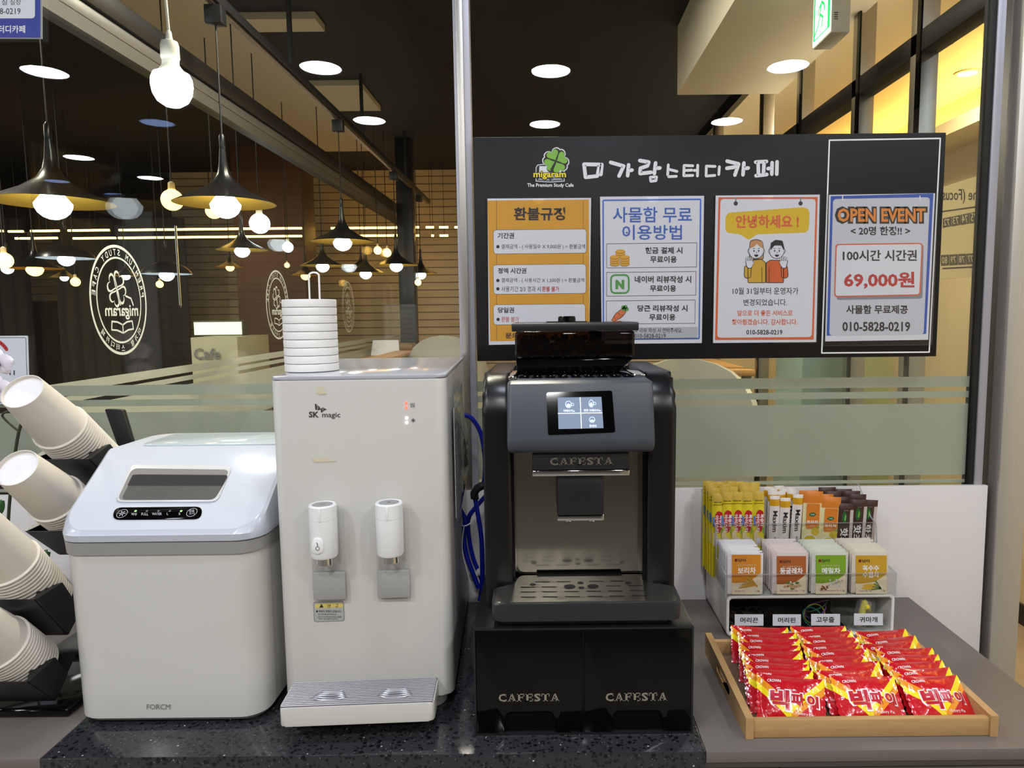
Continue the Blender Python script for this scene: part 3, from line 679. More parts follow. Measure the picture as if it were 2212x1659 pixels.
# ------------------------------------------------------------ black notice board with its lettering and four sleeved notices
SY = 1.565
fr = wall(SY)
BOARD = mat('matt black board', (19, 17, 17), .5, spec=.3, var=.05, scale=6, bump=.03, bscale=500)
t = thing('notice_board', 'long black notice board with clover logo and white hand lettering on the glass', 'notice board', (.355, 1.58, 1.455))
MB().box(-.152, .862, SY, SY + .016, 1.455, 1.935, BOARD, .001).build('panel', t)
m = MB()
for x in (-.08, .3, .7):
    for z in (1.52, 1.87): m.lathe([(.012, 0), (.012, .0195)], ALU, Matrix.Translation((x, SY + .0155, z)) @ Matrix.Rotation(R(-90), 4, 'X'), 12)
m.build('standoffs', t)
m = MB(); LT = mat('white sign letter', (226, 226, 228), .5)
def zp(pts): return fr.pxs([(1040 + a / 2.989, 280 + b_ / 2.989) for a, b_ in pts])
LTRS = [[(662, 224), (672, 308), (748, 300), (763, 226)], None, [(777, 226), (771, 290)],
        [(834, 212), (918, 236), (888, 300)], [(950, 228), (944, 298)], [(950, 264), (972, 262)],
        [(1022, 200), (1080, 210), (1072, 234), (1026, 250), (1024, 284), (1094, 276)], [(1124, 216), (1116, 284)], [(1122, 250), (1152, 248)],
        [(1090, 308), (1094, 334), (1126, 330), (1130, 306)], None,
        [(1206, 228), (1202, 292)], [(1206, 256), (1262, 270)], [(1208, 304), (1258, 302)],
        [(1364, 234), (1308, 232), (1306, 298), (1364, 296)], [(1312, 264), (1358, 262)], [(1396, 230), (1394, 300)], [(1372, 264), (1392, 263)],
        [(1508, 238), (1452, 236), (1450, 300), (1506, 296)], [(1536, 240), (1532, 290)],
        [(1586, 204), (1660, 222), (1636, 294)], [(1584, 250), (1648, 240)], [(1694, 216), (1688, 292)], [(1692, 252), (1722, 248)],
        [(1770, 210), (1840, 206)], [(1786, 214), (1788, 290)], [(1824, 212), (1820, 290)], [(1772, 298), (1842, 290)], [(1850, 252), (1872, 250)], [(1876, 214), (1874, 288)], [(1908, 208), (1906, 288)]]
WS_ = [22] * len(LTRS)
for i, st in enumerate(LTRS):
    if not st: continue
    closed = i + 1 < len(LTRS) and LTRS[i + 1] is None
    small = 11 <= i <= 19
    m.stroke(fr, zp(st), (17 if small else 23) / 2.989 * SY / FPX * (0.75 if i == 9 else 1), LT, .0006, True, closed)
m.build('lettering', t, smooth=0)
# clover and book logo
m = MB(); LG = mat('logo white', (222, 224, 226), .5); LK = mat('logo black', (20, 20, 20), .5); LGR = mat('clover green', (124, 180, 62), .5); LY = mat('logo yellow', (248, 226, 40), .5); LGY = mat('logo grey', (150, 156, 164), .5)
k_ = SY / FPX
def L(px, py): return fr.px(1040 + px / 2.989, 280 + py / 2.989)
def poly(pts, m_, off): m.flat(fr, [L(*p) for p in pts], m_, off)
bk = [(350, 335), (350, 245), (362, 226), (440, 218), (530, 226), (537, 245), (537, 335), (445, 341)]
poly(bk, LG, .0004)
poly([(355, 330), (355, 247), (365, 231), (440, 223), (526, 231), (532, 247), (532, 330), (445, 336)], LK, .0006)
poly([(372, 300), (374, 236), (420, 236), (442, 250), (442, 316)], LG, .0008); poly([(448, 316), (448, 250), (480, 240), (514, 240), (516, 300)], LG, .0008)
poly([(362, 325), (374, 312), (420, 312), (442, 326), (442, 330)], LGY, .0008); poly([(448, 330), (448, 326), (470, 312), (512, 312), (526, 325)], LGY, .0008)
c0 = L(480, 205); s = lambda q: q / 2.989 * k_
for r_, m_, o_, f_ in ((83, LG, .0010, 1.16), (77, LK, .0012, 1.12), (66, LGR, .0014, 1.0)):
    for ang in (25, 115, 205, 295):
        d = s(4 if m_ is LGR else -4)
        m.flat(fr, heart(c0[0] + d * math.cos(R(ang)), c0[1] + d * math.sin(R(ang)), s(r_), ang, 14, f_), m_, o_ + ang * 1e-7)
m.stroke(fr, [L(478, 210), L(450, 258)], s(10), LK, .0015)
def T(t_, box, m_, off, bold=0.0, space=1.0, mb=None): (mb or m).text(fr, t_, box, m_, off, bold, space=space)
T('migaram', (1151, 369, 1224, 389), LK, .0017, .09); T('migaram', (1152.5, 370.5, 1222.5, 387.5), LY, .0019, .022)
T('The Premium Study Cafe', (1139, 396, 1239, 406), WHITEINK, .0005, .018)
m.build('logo', t, smooth=0)
m = MB(); m.stroke(fr, fr.pxs([(1791.5, 303), (2031, 299), (2007, 760.5), (1775, 762.5)]), 3 * k_, WHITEINK, .0004, True, True)
m.build('white_frame', t, smooth=0)

def notice(corners, lab, draw, lip=True, sleeve=None):
    """a printed sheet in a clear acrylic sleeve on the board; corners in photo pixels TL TR BR BL"""
    global fr
    fr = wall(SY - .0022)
    q = fr.pxs(sleeve or corners)
    c = (sum(p[0] for p in q) / 4, SY, min(p[1] for p in q))
    t = thing('notice', lab, 'notice', c, 0, None)
    m = MB(); m.prism(fr, fr.pxs(corners), -.001, 0, PAPER); m.ms = [PAPER]
    draw(m); m.build('printed_sheet', t, smooth=0)
    g = Fr((0, SY - .0058, 0)); x0 = min(p[0] for p in q) - .002; x1 = max(p[0] for p in q) + .002; z0 = min(p[1] for p in q) - .003; z1 = max(p[1] for p in q)
    s_ = MB()
    lp = [(x0, z0), (x1, z0), (x1, z1)]
    if lip:
        cx = (x0 + x1) / 2
        lp += [(cx + .014, z1)] + [(cx + .0125 * math.cos(R(-a)), z1 - .001 + .0125 * math.sin(R(-a))) for a in range(10, 171, 20)] + [(cx - .014, z1)]
    lp += [(x0, z1)]
    s_.prism(g, lp, -.0012, 0, SLEEVE)
    EDGE = mat('acrylic edge', (205, 208, 210), .15, spec=.8)
    for a, b_ in ((x0, x0 + .0022), (x1 - .0022, x1)): s_.box(a, b_, SY - .0045, SY - .0001, z0, z1, CLEARP)
    s_.box(x0 + .0022, x1 - .0022, SY - .0045, SY - .0001, z0, z0 + .002, CLEARP)
    s_.build('clear_sleeve', t, smooth=0)
def RR(m, x0, y0, x1, y1, r, m_, off, br=None):
    """pixel rectangle with rounded corners; br=(x,y) lets the bottom right corner lean"""
    a = fr.px(x0, y1); c = fr.px(x1, y0); b_ = fr.px(br[0], br[1]) if br else None
    pts = rr(a[0], a[1], c[0], c[1], r, 4)
    m.flat(fr, pts, m_, off); return a[0], a[1], c[0], c[1]
def BOX(m, x0, y0, x1, y1, r, line, m_in, m_ln, off):
    w = line * k_; a = fr.px(x0, y1); c = fr.px(x1, y0)
    o_ = rr(a[0], a[1], c[0], c[1], r + w, 4); i_ = rr(a[0] + w, a[1] + w, c[0] - w, c[1] - w, max(r, .0005), 4)
    if m_in: m.flat(fr, i_, m_in, off)
    m.ring(fr, o_, i_, m_ln, off + .0001)
ORYEL = mat('ochre print', (222, 160, 52), .5); TXT = mat('print black', (52, 48, 48), .55); RED = mat('print red', (192, 62, 56), .55)
BLUE = mat('print blue', (70, 112, 200), .5); ORNG = mat('print orange', (222, 104, 62), .5); ROYAL = mat('print royal blue', (52, 88, 176), .5); GREYL = mat('print grey', (198, 198, 204), .5)
def n1(m):
    RR(m, 1058.7, 431, 1272, 737, .001, ORYEL, .0002)
    for x in (1072.5, 1260): m.stroke(fr, fr.pxs([(x, 432), (x, 735)]), .7 * k_, TXT, .0003, False)
    for a in ((1066, 494.5, 1267, 549), (1066, 570, 1266, 636), (1066, 656, 1264.5, 702)): BOX(m, *a, .006, .7, PAPER, TXT, .0004)
    o = .0007
    m.text(fr, '환불규정', (1110, 448, 1221, 476), TXT, o, .026)
    m.text(fr, '기간권', (1075, 503, 1110.5, 515.5), TXT, o, .024); m.text(fr, '정액 시간권', (1075.5, 579, 1137, 591), TXT, o, .024); m.text(fr, '당일권', (1075.5, 664, 1110.5, 676), TXT, o, .024)
    m.text(fr, '결제금액 - ( 사용일수 X 9,000원 ) = 환불금액', (1083, 527.5, 1264, 539), TXT, o); m.text(fr, '결제금액 - ( 사용시간 X 1,500원 ) = 환불금액', (1083, 600.5, 1262, 611.5), TXT, o)
    m.text(fr, '사용기간 2/3 경과 시', (1083, 618.5, 1168, 630), TXT, o); m.text(fr, '환불 불가', (1171, 618.5, 1208, 630), RED, o, .015); m.text(fr, '환불 불가', (1083, 684, 1121, 695.5), RED, o)
    m.text(fr, '문의', (1092, 719, 1118, 731), TXT, o, .022)
    for x, y in ((1075.5, 533), (1075.5, 606), (1075.5, 624), (1076, 690)): c = fr.px(x, y); m.flat(fr, circ(c[0], c[1], 3.6 * k_, 14), TXT, o)
notice([(1053, 429), (1277, 427.5), (1273, 741), (1056, 745)], 'ochre yellow notice with three white text boxes on the black board', n1)
def n2(m):
    BOX(m, 1302, 429, 1515, 735, .0005, 3, None, BLUE, .0002)
    o = .0005; B2 = mat('print cobalt', (72, 106, 188), .5)
    m.text(fr, '사물함 무료', (1324, 447, 1494.5, 480.5), B2, o, .012); m.text(fr, '이용방법', (1344, 486, 1473, 518), B2, o, .012)
    for a in ((1310, 524, 1505.5, 579), (1310, 586, 1504, 640), (1309.5, 647.5, 1502, 700.5)): BOX(m, *a, .0003, .8, None, TXT, .0004)
    for t_, b_ in (('현금 결제 시', (1394, 534, 1474, 548)), ('무료이용', (1404.5, 553, 1462, 567.5)), ('네이버 리뷰작성 시', (1371, 596, 1493, 611)), ('무료이용', (1404, 616, 1460.5, 630)),
                   ('당근 리뷰작성 시', (1377, 659, 1485, 673)), ('무료이용', (1402.5, 678, 1459, 692))): m.text(fr, t_, b_, TXT, o, .025)
    BOX(m, 1318, 592, 1360, 635, .007, 3.6, None, mat('print green', (86, 156, 76), .5), .0004)
    m.text(fr, 'N', (1329.5, 604.5, 1348.5, 624.5), MATS['print green'], o, .07)
    GO = mat('coin gold', (226, 170, 60), .5); GD = mat('coin shade line', (176, 118, 40), .5)
    for cx, n_, y0 in ((1328, 4, 571), (1349.5, 4, 571), (1340, 3, 553.5)):
        for j in range(n_):
            c = fr.px(cx, y0 - j * 5); m.flat(fr, circ(c[0], c[1], 10.5 * k_, 18, 4.6 * k_), GD, .0004 + j * 2e-5); m.flat(fr, circ(c[0], c[1] + .8 * k_, 9.8 * k_, 18, 3.9 * k_), GO, .00041 + j * 2e-5)
    CA = mat('carrot orange', (222, 120, 66), .5)
    m.flat(fr, rpoly(fr.pxs([(1346, 664), (1354, 673), (1344, 686), (1316, 700), (1328, 678)]), 6 * k_), TXT, .0003)
    m.flat(fr, rpoly(fr.pxs([(1345.5, 665.5), (1352.5, 673), (1343, 685), (1318, 698), (1329, 679)]), 6 * k_), CA, .0004)
    for x, y in ((1346, 664), (1351, 663), (1354, 668), (1347.5, 668)): c = fr.px(x, y); m.flat(fr, circ(c[0], c[1], 4.2 * k_, 12), MATS['print green'], .00045)
    for p in ([(1336, 676), (1339, 680)], [(1342, 682), (1345, 679)], [(1326, 684), (1329, 689)]): m.stroke(fr, fr.pxs(p), .9 * k_, TXT, .0005)
    RR(m, 1309, 706, 1507, 733, .0003, mat('print grey band', (186, 188, 194), .5), .0003)
    m.text(fr, 'or 리뷰 작성 시 연락주세요.', (1370, 708.5, 1474, 719), TXT, o, .005); m.text(fr, '010-5828-0219', (1370.5, 721, 1438, 730), TXT, o, .01)
    for x, y in ((1354, 502.5), (1420, 493.5), (1453, 493)):
        c = fr.px(x, y); r1, r2 = 4 * k_, 1.2 * k_; m.flat(fr, [(c[0] + (r1 if i % 2 == 0 else r2) * math.cos(R(45 * i)), c[1] + (r1 if i % 2 == 0 else r2) * math.sin(R(45 * i))) for i in range(8)], B2, .0009)
notice([(1296, 425), (1521, 423), (1516, 741), (1300, 743)], 'white notice with blue border, coins, green N and carrot on the black board', n2)
def n3(m):
    def P(pts): return fr.pxs([(1520 + a / 4, 415 + b_ / 4) for a, b_ in pts])
    m.flat(fr, rpoly(P([(128, 45), (985, 42), (950, 1275), (98, 1278)]), .001), ORNG, .0002)
    m.flat(fr, rpoly(P([(145, 60), (968, 60), (934, 1252), (117, 1258)]), .008), PAPER, .0003)
    YB = mat('bubble yellow', (226, 188, 44), .5)
    m.flat(fr, rpoly(P([(188, 215), (215, 178), (860, 130), (905, 150), (915, 185), (908, 320), (880, 350), (465, 364), (390, 412), (310, 364), (205, 352), (188, 325)]), .003), YB, .0004)
    m.text(fr, '안녕하세요 !', (1589, 464.5, 1725.5, 493), ORNG, .0006, .03)
    for x in (277, 837): m.flat(fr, circ(*P([(x, 98)])[0], 4.5 * k_, 12), DARKTXT, .0005); m.stroke(fr, P([(x, 50), (x, 98)]), 3 * k_, GREYP, .00045)
    SK = PAPER; Lk = mat('outline ink', (44, 40, 40), .55); w = 1.4 * k_
    MU = mat('mustard print', (212, 168, 56), .5); OC = mat('burnt orange print', (216, 100, 46), .5); HB_ = mat('hair brown print', (204, 148, 100), .5)
    def shape(pts, m_, off, r=.002, line=True):
        q = rpoly(P(pts), r)
        if line: m.stroke(fr, q, w * 1.0, Lk, off + .0001, False, True)
        m.flat(fr, q, m_, off)
    shape([(395, 490), (402, 420), (455, 408), (508, 425), (518, 500), (515, 580), (395, 580)], HB_, .0004, .004)          # long hair
    shape([(382, 783), (382, 640), (400, 590), (500, 580), (535, 610), (535, 783)], MU, .0005); shape([(540, 783), (540, 610), (575, 588), (690, 590), (690, 783)], OC, .0005)
    shape([(382, 640), (352, 640), (350, 730), (372, 748), (405, 735), (412, 650)], MU, .0006, .003); shape([(690, 640), (722, 640), (730, 730), (705, 746), (672, 735), (668, 650)], OC, .0006, .003)
    for cx in (454, 632):
        m.flat(fr, circ(*P([(cx, 505)])[0], 16.5 * k_, 20, 17.5 * k_), Lk, .0007); m.flat(fr, circ(*P([(cx, 505)])[0], 15.3 * k_, 20, 16.3 * k_), SK, .0008)
        for s_ in (-62, 62): m.flat(fr, circ(*P([(cx + s_, 510)])[0], 3.4 * k_, 10, 5 * k_), Lk, .00065); m.flat(fr, circ(*P([(cx + s_, 510)])[0], 2.5 * k_, 10, 4 * k_), SK, .00068)
        for s_ in (-20, 20): m.flat(fr, circ(*P([(cx + s_, 508)])[0], 1.5 * k_, 8, 2.2 * k_), Lk, .001); m.stroke(fr, P([(cx + s_ - 8, 488), (cx + s_ + 8, 486)]), 1 * k_, Lk, .001)
        m.stroke(fr, P([(cx + 2, 515), (cx, 526), (cx + 5, 527)]), .9 * k_, Lk, .001)
        m.flat(fr, P([(cx - 20, 540), (cx + 20, 540), (cx + 12, 556), (cx, 561), (cx - 12, 556)]), Lk, .001)
    m.flat(fr, rpoly(P([(398, 490), (402, 430), (455, 414), (508, 428), (514, 490), (480, 470), (460, 445), (440, 470)]), .002), HB_, .0009)
    m.flat(fr, rpoly(P([(576, 505), (578, 440), (620, 412), (680, 420), (694, 470), (690, 505), (670, 462), (610, 462)]), .002), Lk, .0009)
    for x, sg in ((395, 1), (692, -1)):
        shape([(x - 26, 640), (x - 34, 590), (x + 34, 590), (x + 20, 655), (x - 10, 660)], SK, .0009, .003)
        for j in range(4): m.stroke(fr, P([(x - 27 + j * 15, 600), (x - 28 + j * 17, 568 - 6 * (j in (1, 2)))]), 3.0 * k_, Lk, .00088); m.stroke(fr, P([(x - 27 + j * 15, 604), (x - 28 + j * 17, 568 - 6 * (j in (1, 2)))]), 1.9 * k_, SK, .00105)
        m.stroke(fr, P([(x + 20 * sg, 640), (x + 36 * sg, 604)]), 3.0 * k_, Lk, .00088); m.stroke(fr, P([(x + 18 * sg, 640), (x + 36 * sg, 604)]), 1.9 * k_, SK, .00105)
    m.stroke(fr, P([(503, 650), (503, 780)]), 1 * k_, Lk, .0009); m.stroke(fr, P([(566, 650), (566, 780)]), 1 * k_, Lk, .0009)
    o = .0005
    m.text(fr, '10월 31일부터 운영자가', (1582.5, 621, 1724.5, 636), TXT, o, .008); m.text(fr, '변경되었습니다.', (1606, 646, 1700, 660.5), TXT, o, .008)
    m.text(fr, '앞으로 더 좋은 서비스로', (1592.5, 670, 1712, 682.5), ORNG, o, .018); m.text(fr, '찾아뵙겠습니다. 감사합니다.', (1581, 689, 1722.5, 702), ORNG, o, .018); m.text(fr, '010-5828-0219', (1612, 712.5, 1690, 723), TXT, o, .022)
notice([(1546, 422.5), (1771, 420.5), (1763, 739), (1540, 741)], 'orange bordered notice with two waving cartoon people on the black board', n3)
def n4(m):
    def P(pts): return fr.pxs([(1520 + a / 4, 415 + b_ / 4) for a, b_ in pts])
    m.flat(fr, P([(1098, 35), (1985, 12), (1922, 1225), (1062, 1240)]), ROYAL, .0002)
    m.flat(fr, rpoly(P([(1118, 60), (1955, 44), (1900, 1230), (1085, 1240)]), .008), mat('print lilac grey', (206, 206, 214), .5), .0003)
    for x in (1200, 1868): m.stroke(fr, P([(x, 34), (x, 70)]), 2.2 * k_, WHITEINK, .0005)
    m.text(fr, 'OPEN EVENT', (1803, 445.5, 2003.5, 484), TXT, .0005, .12); m.text(fr, 'OPEN EVENT', (1809, 450, 1999, 479.5), mat('event orange', (232, 140, 60), .5), .0008, .03)
    m.text(fr, '< 20명 한정!! >', (1837.5, 489, 1966, 508.5), TXT, .0005, .026)
    m.flat(fr, rpoly(P([(1148, 462), (1900, 452), (1890, 920), (1148, 932)]), .006), mat('print mid grey', (140, 140, 148), .6), .0004)
    q = rpoly(P([(1138, 448), (1892, 438), (1872, 894), (1126, 908)]), .008); m.flat(fr, q, ORNG, .0006); m.flat(fr, rpoly(P([(1149, 459), (1881, 449), (1861, 883), (1137, 897)]), .006), PAPER, .0008)
    m.text(fr, '100시간 시간권', (1820, 540, 1980, 564), TXT, .001, .024); m.text(fr, '69,000원', (1822.5, 587, 1975, 624), RED, .001, .03)
    m.text(fr, '사물함 무료제공', (1827.5, 659, 1961, 678), TXT, .0006, .026); m.text(fr, '010-5828-0219', (1819.5, 695, 1966, 716), TXT, .0006, .026)
notice([(1791, 421), (2020, 417.5), (2005, 734), (1782.5, 737.5)], 'blue bordered OPEN EVENT notice inside the white frame of the black board', n4, False, [(1789, 419), (2021, 416), (2010, 742), (1780, 745)])
# blue notice at the top corner, wifi notice at the left edge
fr = wall(YG - .002)
t = thing('notice', 'blue and white notice cut by the upper corner, taped on the glass', 'notice', (-1.17, YG - .003, 2.2))
m = MB(); m.prism(fr, fr.pxs([(-260, -160), (91, -160), (91, 84), (-260, 82)]), -.001, .0, mat('sleeve edge grey', (150, 150, 152), .4))
m.flat(fr, fr.pxs([(-256, -160), (87, -160), (87, 81.5), (-256, 80)]), mat('print deep blue', (44, 58, 150), .45), .0004)
m.flat(fr, rpoly(fr.pxs([(-240, -160), (76, -160), (76, 40), (-240, 40)]), .008), PAPER, .0006)
fr_ = fr
m.text(fr, '실장', (22, -1, 46, 11), TXT, .0008); m.text(fr, '실', (4, -1, 16, 11), TXT, .0008); m.text(fr, '8-0219', (0, 18, 45, 31), TXT, .0008, .005)
m.text(fr, '터디카페', (-3, 55, 55, 71.5), WHITEINK, .0008, .02)
m.build('printed_sheet', t, smooth=0)
t = thing('notice', 'white wifi notice with red arcs on the glass behind the paper cups', 'notice', (-1.3, YG - .003, 1.3))
m = MB(); m.prism(fr, rpoly(fr.pxs([(-170, 727), (60, 725), (64, 872), (-170, 876)]), .004), -.001, 0, mat('notice pale', (214, 218, 228), .4))
c = fr.px(-22, 775); 
m.stroke(fr, rpoly(fr.pxs([(-166, 730), (56, 729), (60, 868), (-166, 872)]), .004), .9 * k_, TXT, .0004, False, True)
WR = mat('wifi red', (190, 48, 50), .45)
for r_ in (28, 44): m.stroke(fr, [(c[0] + r_ * k_ * math.cos(R(a)), c[1] + r_ * k_ * math.sin(R(a))) for a in range(28, 153, 8)], 8 * k_, WR, .0005)
m.flat(fr, circ(c[0], c[1] + 6 * k_, 8 * k_), WR, .0005)
m.text(fr, '11', (21, 800, 32, 810), TXT, .0006, .02)
m.build('printed_sheet', t, smooth=0)

# ------------------------------------------------------------ helpers for the machines
def cafesta(mb, f, box, m_, off):
    """wide slab-serif capitals"""
    c = [f.px(box[0], box[3]), f.px(box[2], box[1])]; x0, y0 = c[0]; x1, y1 = c[1]; h = y1 - y0
    ws = (.9, 1.0, .82, .86, .74, .9, 1.0); gap = .1; tot = sum(ws) + gap * 6; u = (x1 - x0) / tot; x = x0
    def q(a, b_, cx, d): mb.flat(f, [(x + a * w_, y0 + b_ * h), (x + cx * w_, y0 + b_ * h), (x + cx * w_, y0 + d * h), (x + a * w_, y0 + d * h)], m_, off)
    for ch, w in zip('CAFESTA', ws):
        w_ = w * u
        if ch == 'A':
            P_ = lambda pts: mb.flat(f, [(x + a * w_, y0 + b_ * h) for a, b_ in pts], m_, off)
            P_([(.10, 0), (.24, 0), (.53, 1), (.44, 1)]); P_([(.66, 0), (.94, 0), (.60, 1), (.44, 1)]); q(.28, .3, .7, .42); q(0, 0, .34, .1); q(.58, 0, 1, .1)
        elif ch in 'FE':
            q(.12, 0, .4, 1); q(0, 0, .55, .11); q(0, .89, .95, 1); q(.4, .47, .74, .58); q(.7, .36, .78, .7); q(.86, .66, .96, .95)
            if ch == 'E': q(0, 0, 1, .11); q(.9, .0, 1, .34)
        elif ch == 'T': q(.36, 0, .64, 1); q(.2, 0, .8, .1); q(0, .89, 1, 1); q(0, .62, .09, .95); q(.91, .62, 1, .95)
        else:
            mb.text(f, ch, (x, y0 - .01 * h, x + w_, y1 + .01 * h), m_, off, .03, px=False); q(.88, .62, .97, .98)
            if ch == 'S': q(.02, .02, .11, .36)
        x += w_ + gap * u

# ------------------------------------------------------------ two-drawer black cabinet under the coffee machine
t = thing('drawer_cabinet', 'black cabinet with two glossy silver-lettered drawers beneath the coffee machine', 'cabinet', (.0534, 1.25, .9))
m = MB().box(-.1178, .2245, 1.06, 1.46, .9005, 1.0747, mat('case black', (18, 18, 20), .38, var=.05, scale=10), .0015); m.box(-.1178, .2245, 1.054, 1.06, 1.0715, 1.0747, BLACKM); m.box(-.1178, .2245, 1.054, 1.06, .9005, .904, BLACKM)
m.box(-.1178, -.1145, 1.054, 1.06, .904, 1.0715, BLACKM); m.box(.2212, .2245, 1.054, 1.06, .904, 1.0715, BLACKM); m.build('case', t)
SILV = mat('silver lettering', (196, 190, 176), .22, .9)
for a, b_, (n0, n1_), bx in ((-.1135, .0515, (1091, 1203), (1077, 1497.5, 1208, 1515.5)), (.0545, .2205, (1325, 1434), (1308, 1495.5, 1441, 1514.5))):
    f = Fr((0, 1.0548, 0)); c = (a + b_) / 2; w = .04
    P_ = [(a, .9045), (c - w, .9045)] + [(c - w + .011 - .011 * math.cos(R(q)), .9305 + .011 * math.sin(R(q))) for q in range(0, 91, 22)] + [(c + w - .011 + .011 * math.sin(R(q)), .9305 + .011 * math.cos(R(q))) for q in range(0, 91, 22)] + [(c + w, .9045), (b_, .9045), (b_, 1.071), (a, 1.071)]
    d = MB().prism(f, P_, -.003, .0022, BLACKG, .0012).build('drawer', t)
    m = MB(); f2 = Fr((0, 1.0526, 0)); cafesta(m, f2, bx, SILV, .0005); m.build('lettering', d, smooth=0)
    m = MB(); cc = [f.px(n0, 1), f.px(n1_, 1)]
    m.box(c - w + .0005, c + w - .0005, 1.0592, 1.0599, .9045, .9412, mat('recess black', (5, 5, 6), .7, spec=.1)); m.build('handle_recess', d)

# ------------------------------------------------------------ coffee machine
t = thing('coffee_machine', 'charcoal and black coffee machine with touch screen and bean hopper', 'coffee machine', (.056, 1.25, 1.0747))
m = MB()
FX = Fr((0, 0, 0), (0, 1, 0), (0, 0, 1))
for x0, x1 in ((-.1035, -.0585), (.1635, .2085)):
    P_ = rpoly([(1.13, 1.0755), (1.13, 1.4605), (1.43, 1.4605), (1.43, 1.0755)], .0, 1)
    P_ = [(1.13, 1.0755)] + [(1.195 - .065 * math.cos(R(a)), 1.3955 + .065 * math.sin(R(a))) for a in range(0, 91, 10)] + [(1.43, 1.4605), (1.43, 1.0755)]
    MB().prism(FX, P_, x0, x1, mat('satin black', (13, 13, 14), .3, var=.05, scale=10), .009, 3).build('side_pillar', t)
m.box(-.0585, .1635, 1.18, 1.42, 1.078, 1.448, BLACKM, .002); m.box(-.0585, -.0545, 1.145, 1.18, 1.078, 1.35, BLACKG); m.box(.1565, .1635, 1.145, 1.18, 1.078, 1.35, BLACKG)
m.build('body', t)
MB().box(-.0545, .1565, 1.1765, 1.1795, 1.105, 1.346, MIRROR).build('back_plate', t)
# head with sloping front
P_ = [(1.40, 1.4535), (1.108, 1.4535), (1.100, 1.449)] + rpoly([(1.0755, 1.3625), (1.0725, 1.348), (1.098, 1.339)], .012, 5)[6:] + [(1.13, 1.3385), (1.40, 1.3385)]
P_ = [(1.40, 1.4535), (1.108, 1.4535), (1.1005, 1.4495), (1.0765, 1.366), (1.0765, 1.358), (1.0795, 1.3495), (1.087, 1.3435), (1.098, 1.341), (1.18, 1.341), (1.18, 1.40), (1.40, 1.40)]
hd = MB().prism(FX, P_, -.0615, .1672, CHAR, .007, 3).build('head', t)
FS = Fr((0, 1.1005, 1.4495), (1, 0, 0), (0, .024, .0835))
m = MB(); q = rpoly(FS.pxs([(1180, 848), (1322, 844), (1329, 934), (1184, 940)]), .003); m.prism(FS, q, -.001, .0012, BLACKG, .0004); scr = m.build('screen_bezel', t, smooth=0)
m = MB(); SCR = glow('screen grey', (96, 108, 128), .34); m.flat(FS, FS.pxs([(1204.5, 859), (1299, 857.5), (1303.5, 925), (1206.5, 927)]), SCR, .0014)
SL = glow('screen line', (215, 228, 245), .55); SI = glow('screen icon', (170, 190, 215), .45)
kx = 1.1 / FPX
m.stroke(FS, FS.pxs([(1253, 858.5), (1256, 926)]), 1.4 * kx, SL, .0016, False); m.stroke(FS, FS.pxs([(1205, 893.5), (1301, 892)]), 1.4 * kx, SL, .0016, False)
m.text(FS, '아메리카노', (1217, 885, 1242, 890.5), SL, .0016); m.text(FS, '연한 아메리카노', (1261, 884, 1298, 889.5), SL, .0016); m.text(FS, '핫워터', (1273, 917.5, 1288, 923.5), SL, .0016)
for x, y, rx, ry in ((1228, 874, 7, 8), (1277, 872, 5.5, 8.5), (1279, 907, 6.5, 6.5)):
    c = FS.px(x, y); m.ring(FS, circ(c[0], c[1], rx * kx, 16, ry * kx), circ(c[0], c[1], (rx - 1.3) * kx, 16, (ry - 1.3) * kx), SI, .0016)
    m.flat(FS, circ(c[0], c[1] - 2 * kx, (rx - 2.4) * kx, 12, (ry - 4) * kx), SI, .0016)
    if y < 900: c2 = FS.px(x + rx + 2, y); m.ring(FS, circ(c2[0], c2[1], 3 * kx, 10, 3.6 * kx), circ(c2[0], c2[1], 2 * kx, 10, 2.6 * kx), SI, .0016)
m.build('display', scr, smooth=0)
# brewing group
g = MB().box(-.023, .1295, 1.098, 1.18, 1.313, 1.341, BLACKM, .003).build('brew_head', t)
f = Fr((0, 1.098, 0)); m = MB(); cafesta(m, f, (1188, 987.5, 1324, 1005), SILV, .0005); m.build('lettering', g, smooth=0)
m = MB().box(-.0238, .1303, 1.0965, 1.18, 1.3035, 1.3128, CHROME, .002); m.build('chrome_band', g)
g = MB().box(.0155, .0897, 1.106, 1.17, 1.2372, 1.3035, BLACKM, .003).build('spout_housing', t)
MB().box(.0150, .0902, 1.1055, 1.17, 1.2285, 1.237, CHROME, .002).build('chrome_band', g)
for x in (.0335, .0715): MB().lathe([(.0042, 1.2215), (.006, 1.223), (.006, 1.2284), (.0045, 1.2284)], CHROME, Matrix.Translation((x, 1.125, 0)), 16).build('nozzle', g)
# drip tray: wide front, narrower where it slides between the pillars
TR = [(-.088, 1.052), (.2045, 1.052), (.2045, 1.124), (.176, 1.126), (.168, 1.172), (-.052, 1.172), (-.062, 1.126), (-.088, 1.124)]
FZ = Fr((0, 0, 0), (1, 0, 0), (0, 1, 0))
tr = MB().prism(FZ, rpoly(TR, .012, 5), 1.0865, 1.1145, mat('tray charcoal', (38, 39, 42), .4, var=.04, scale=20), .003).build('drip_tray', t)
MB().box(-.074, .186, 1.066, 1.17, 1.0752, 1.087, BLACKM, .002).build('tray_foot', tr)
IN = [(-.083, 1.0565), (.1995, 1.0565), (.1995, 1.119), (.1725, 1.121), (.164, 1.169), (-.048, 1.169), (-.058, 1.121), (-.083, 1.119)]
m = MB(); m.prism(FZ, rpoly(IN, .010, 5), 1.1146, 1.1158, mat('brushed tray steel', (158, 154, 146), .3, 1.0, var=.08, scale=8, stretch=(2, 60, 2)), .0004)
ft = Fr((0, 0, 1.1159), (1, 0, 0), (0, 1, 0))
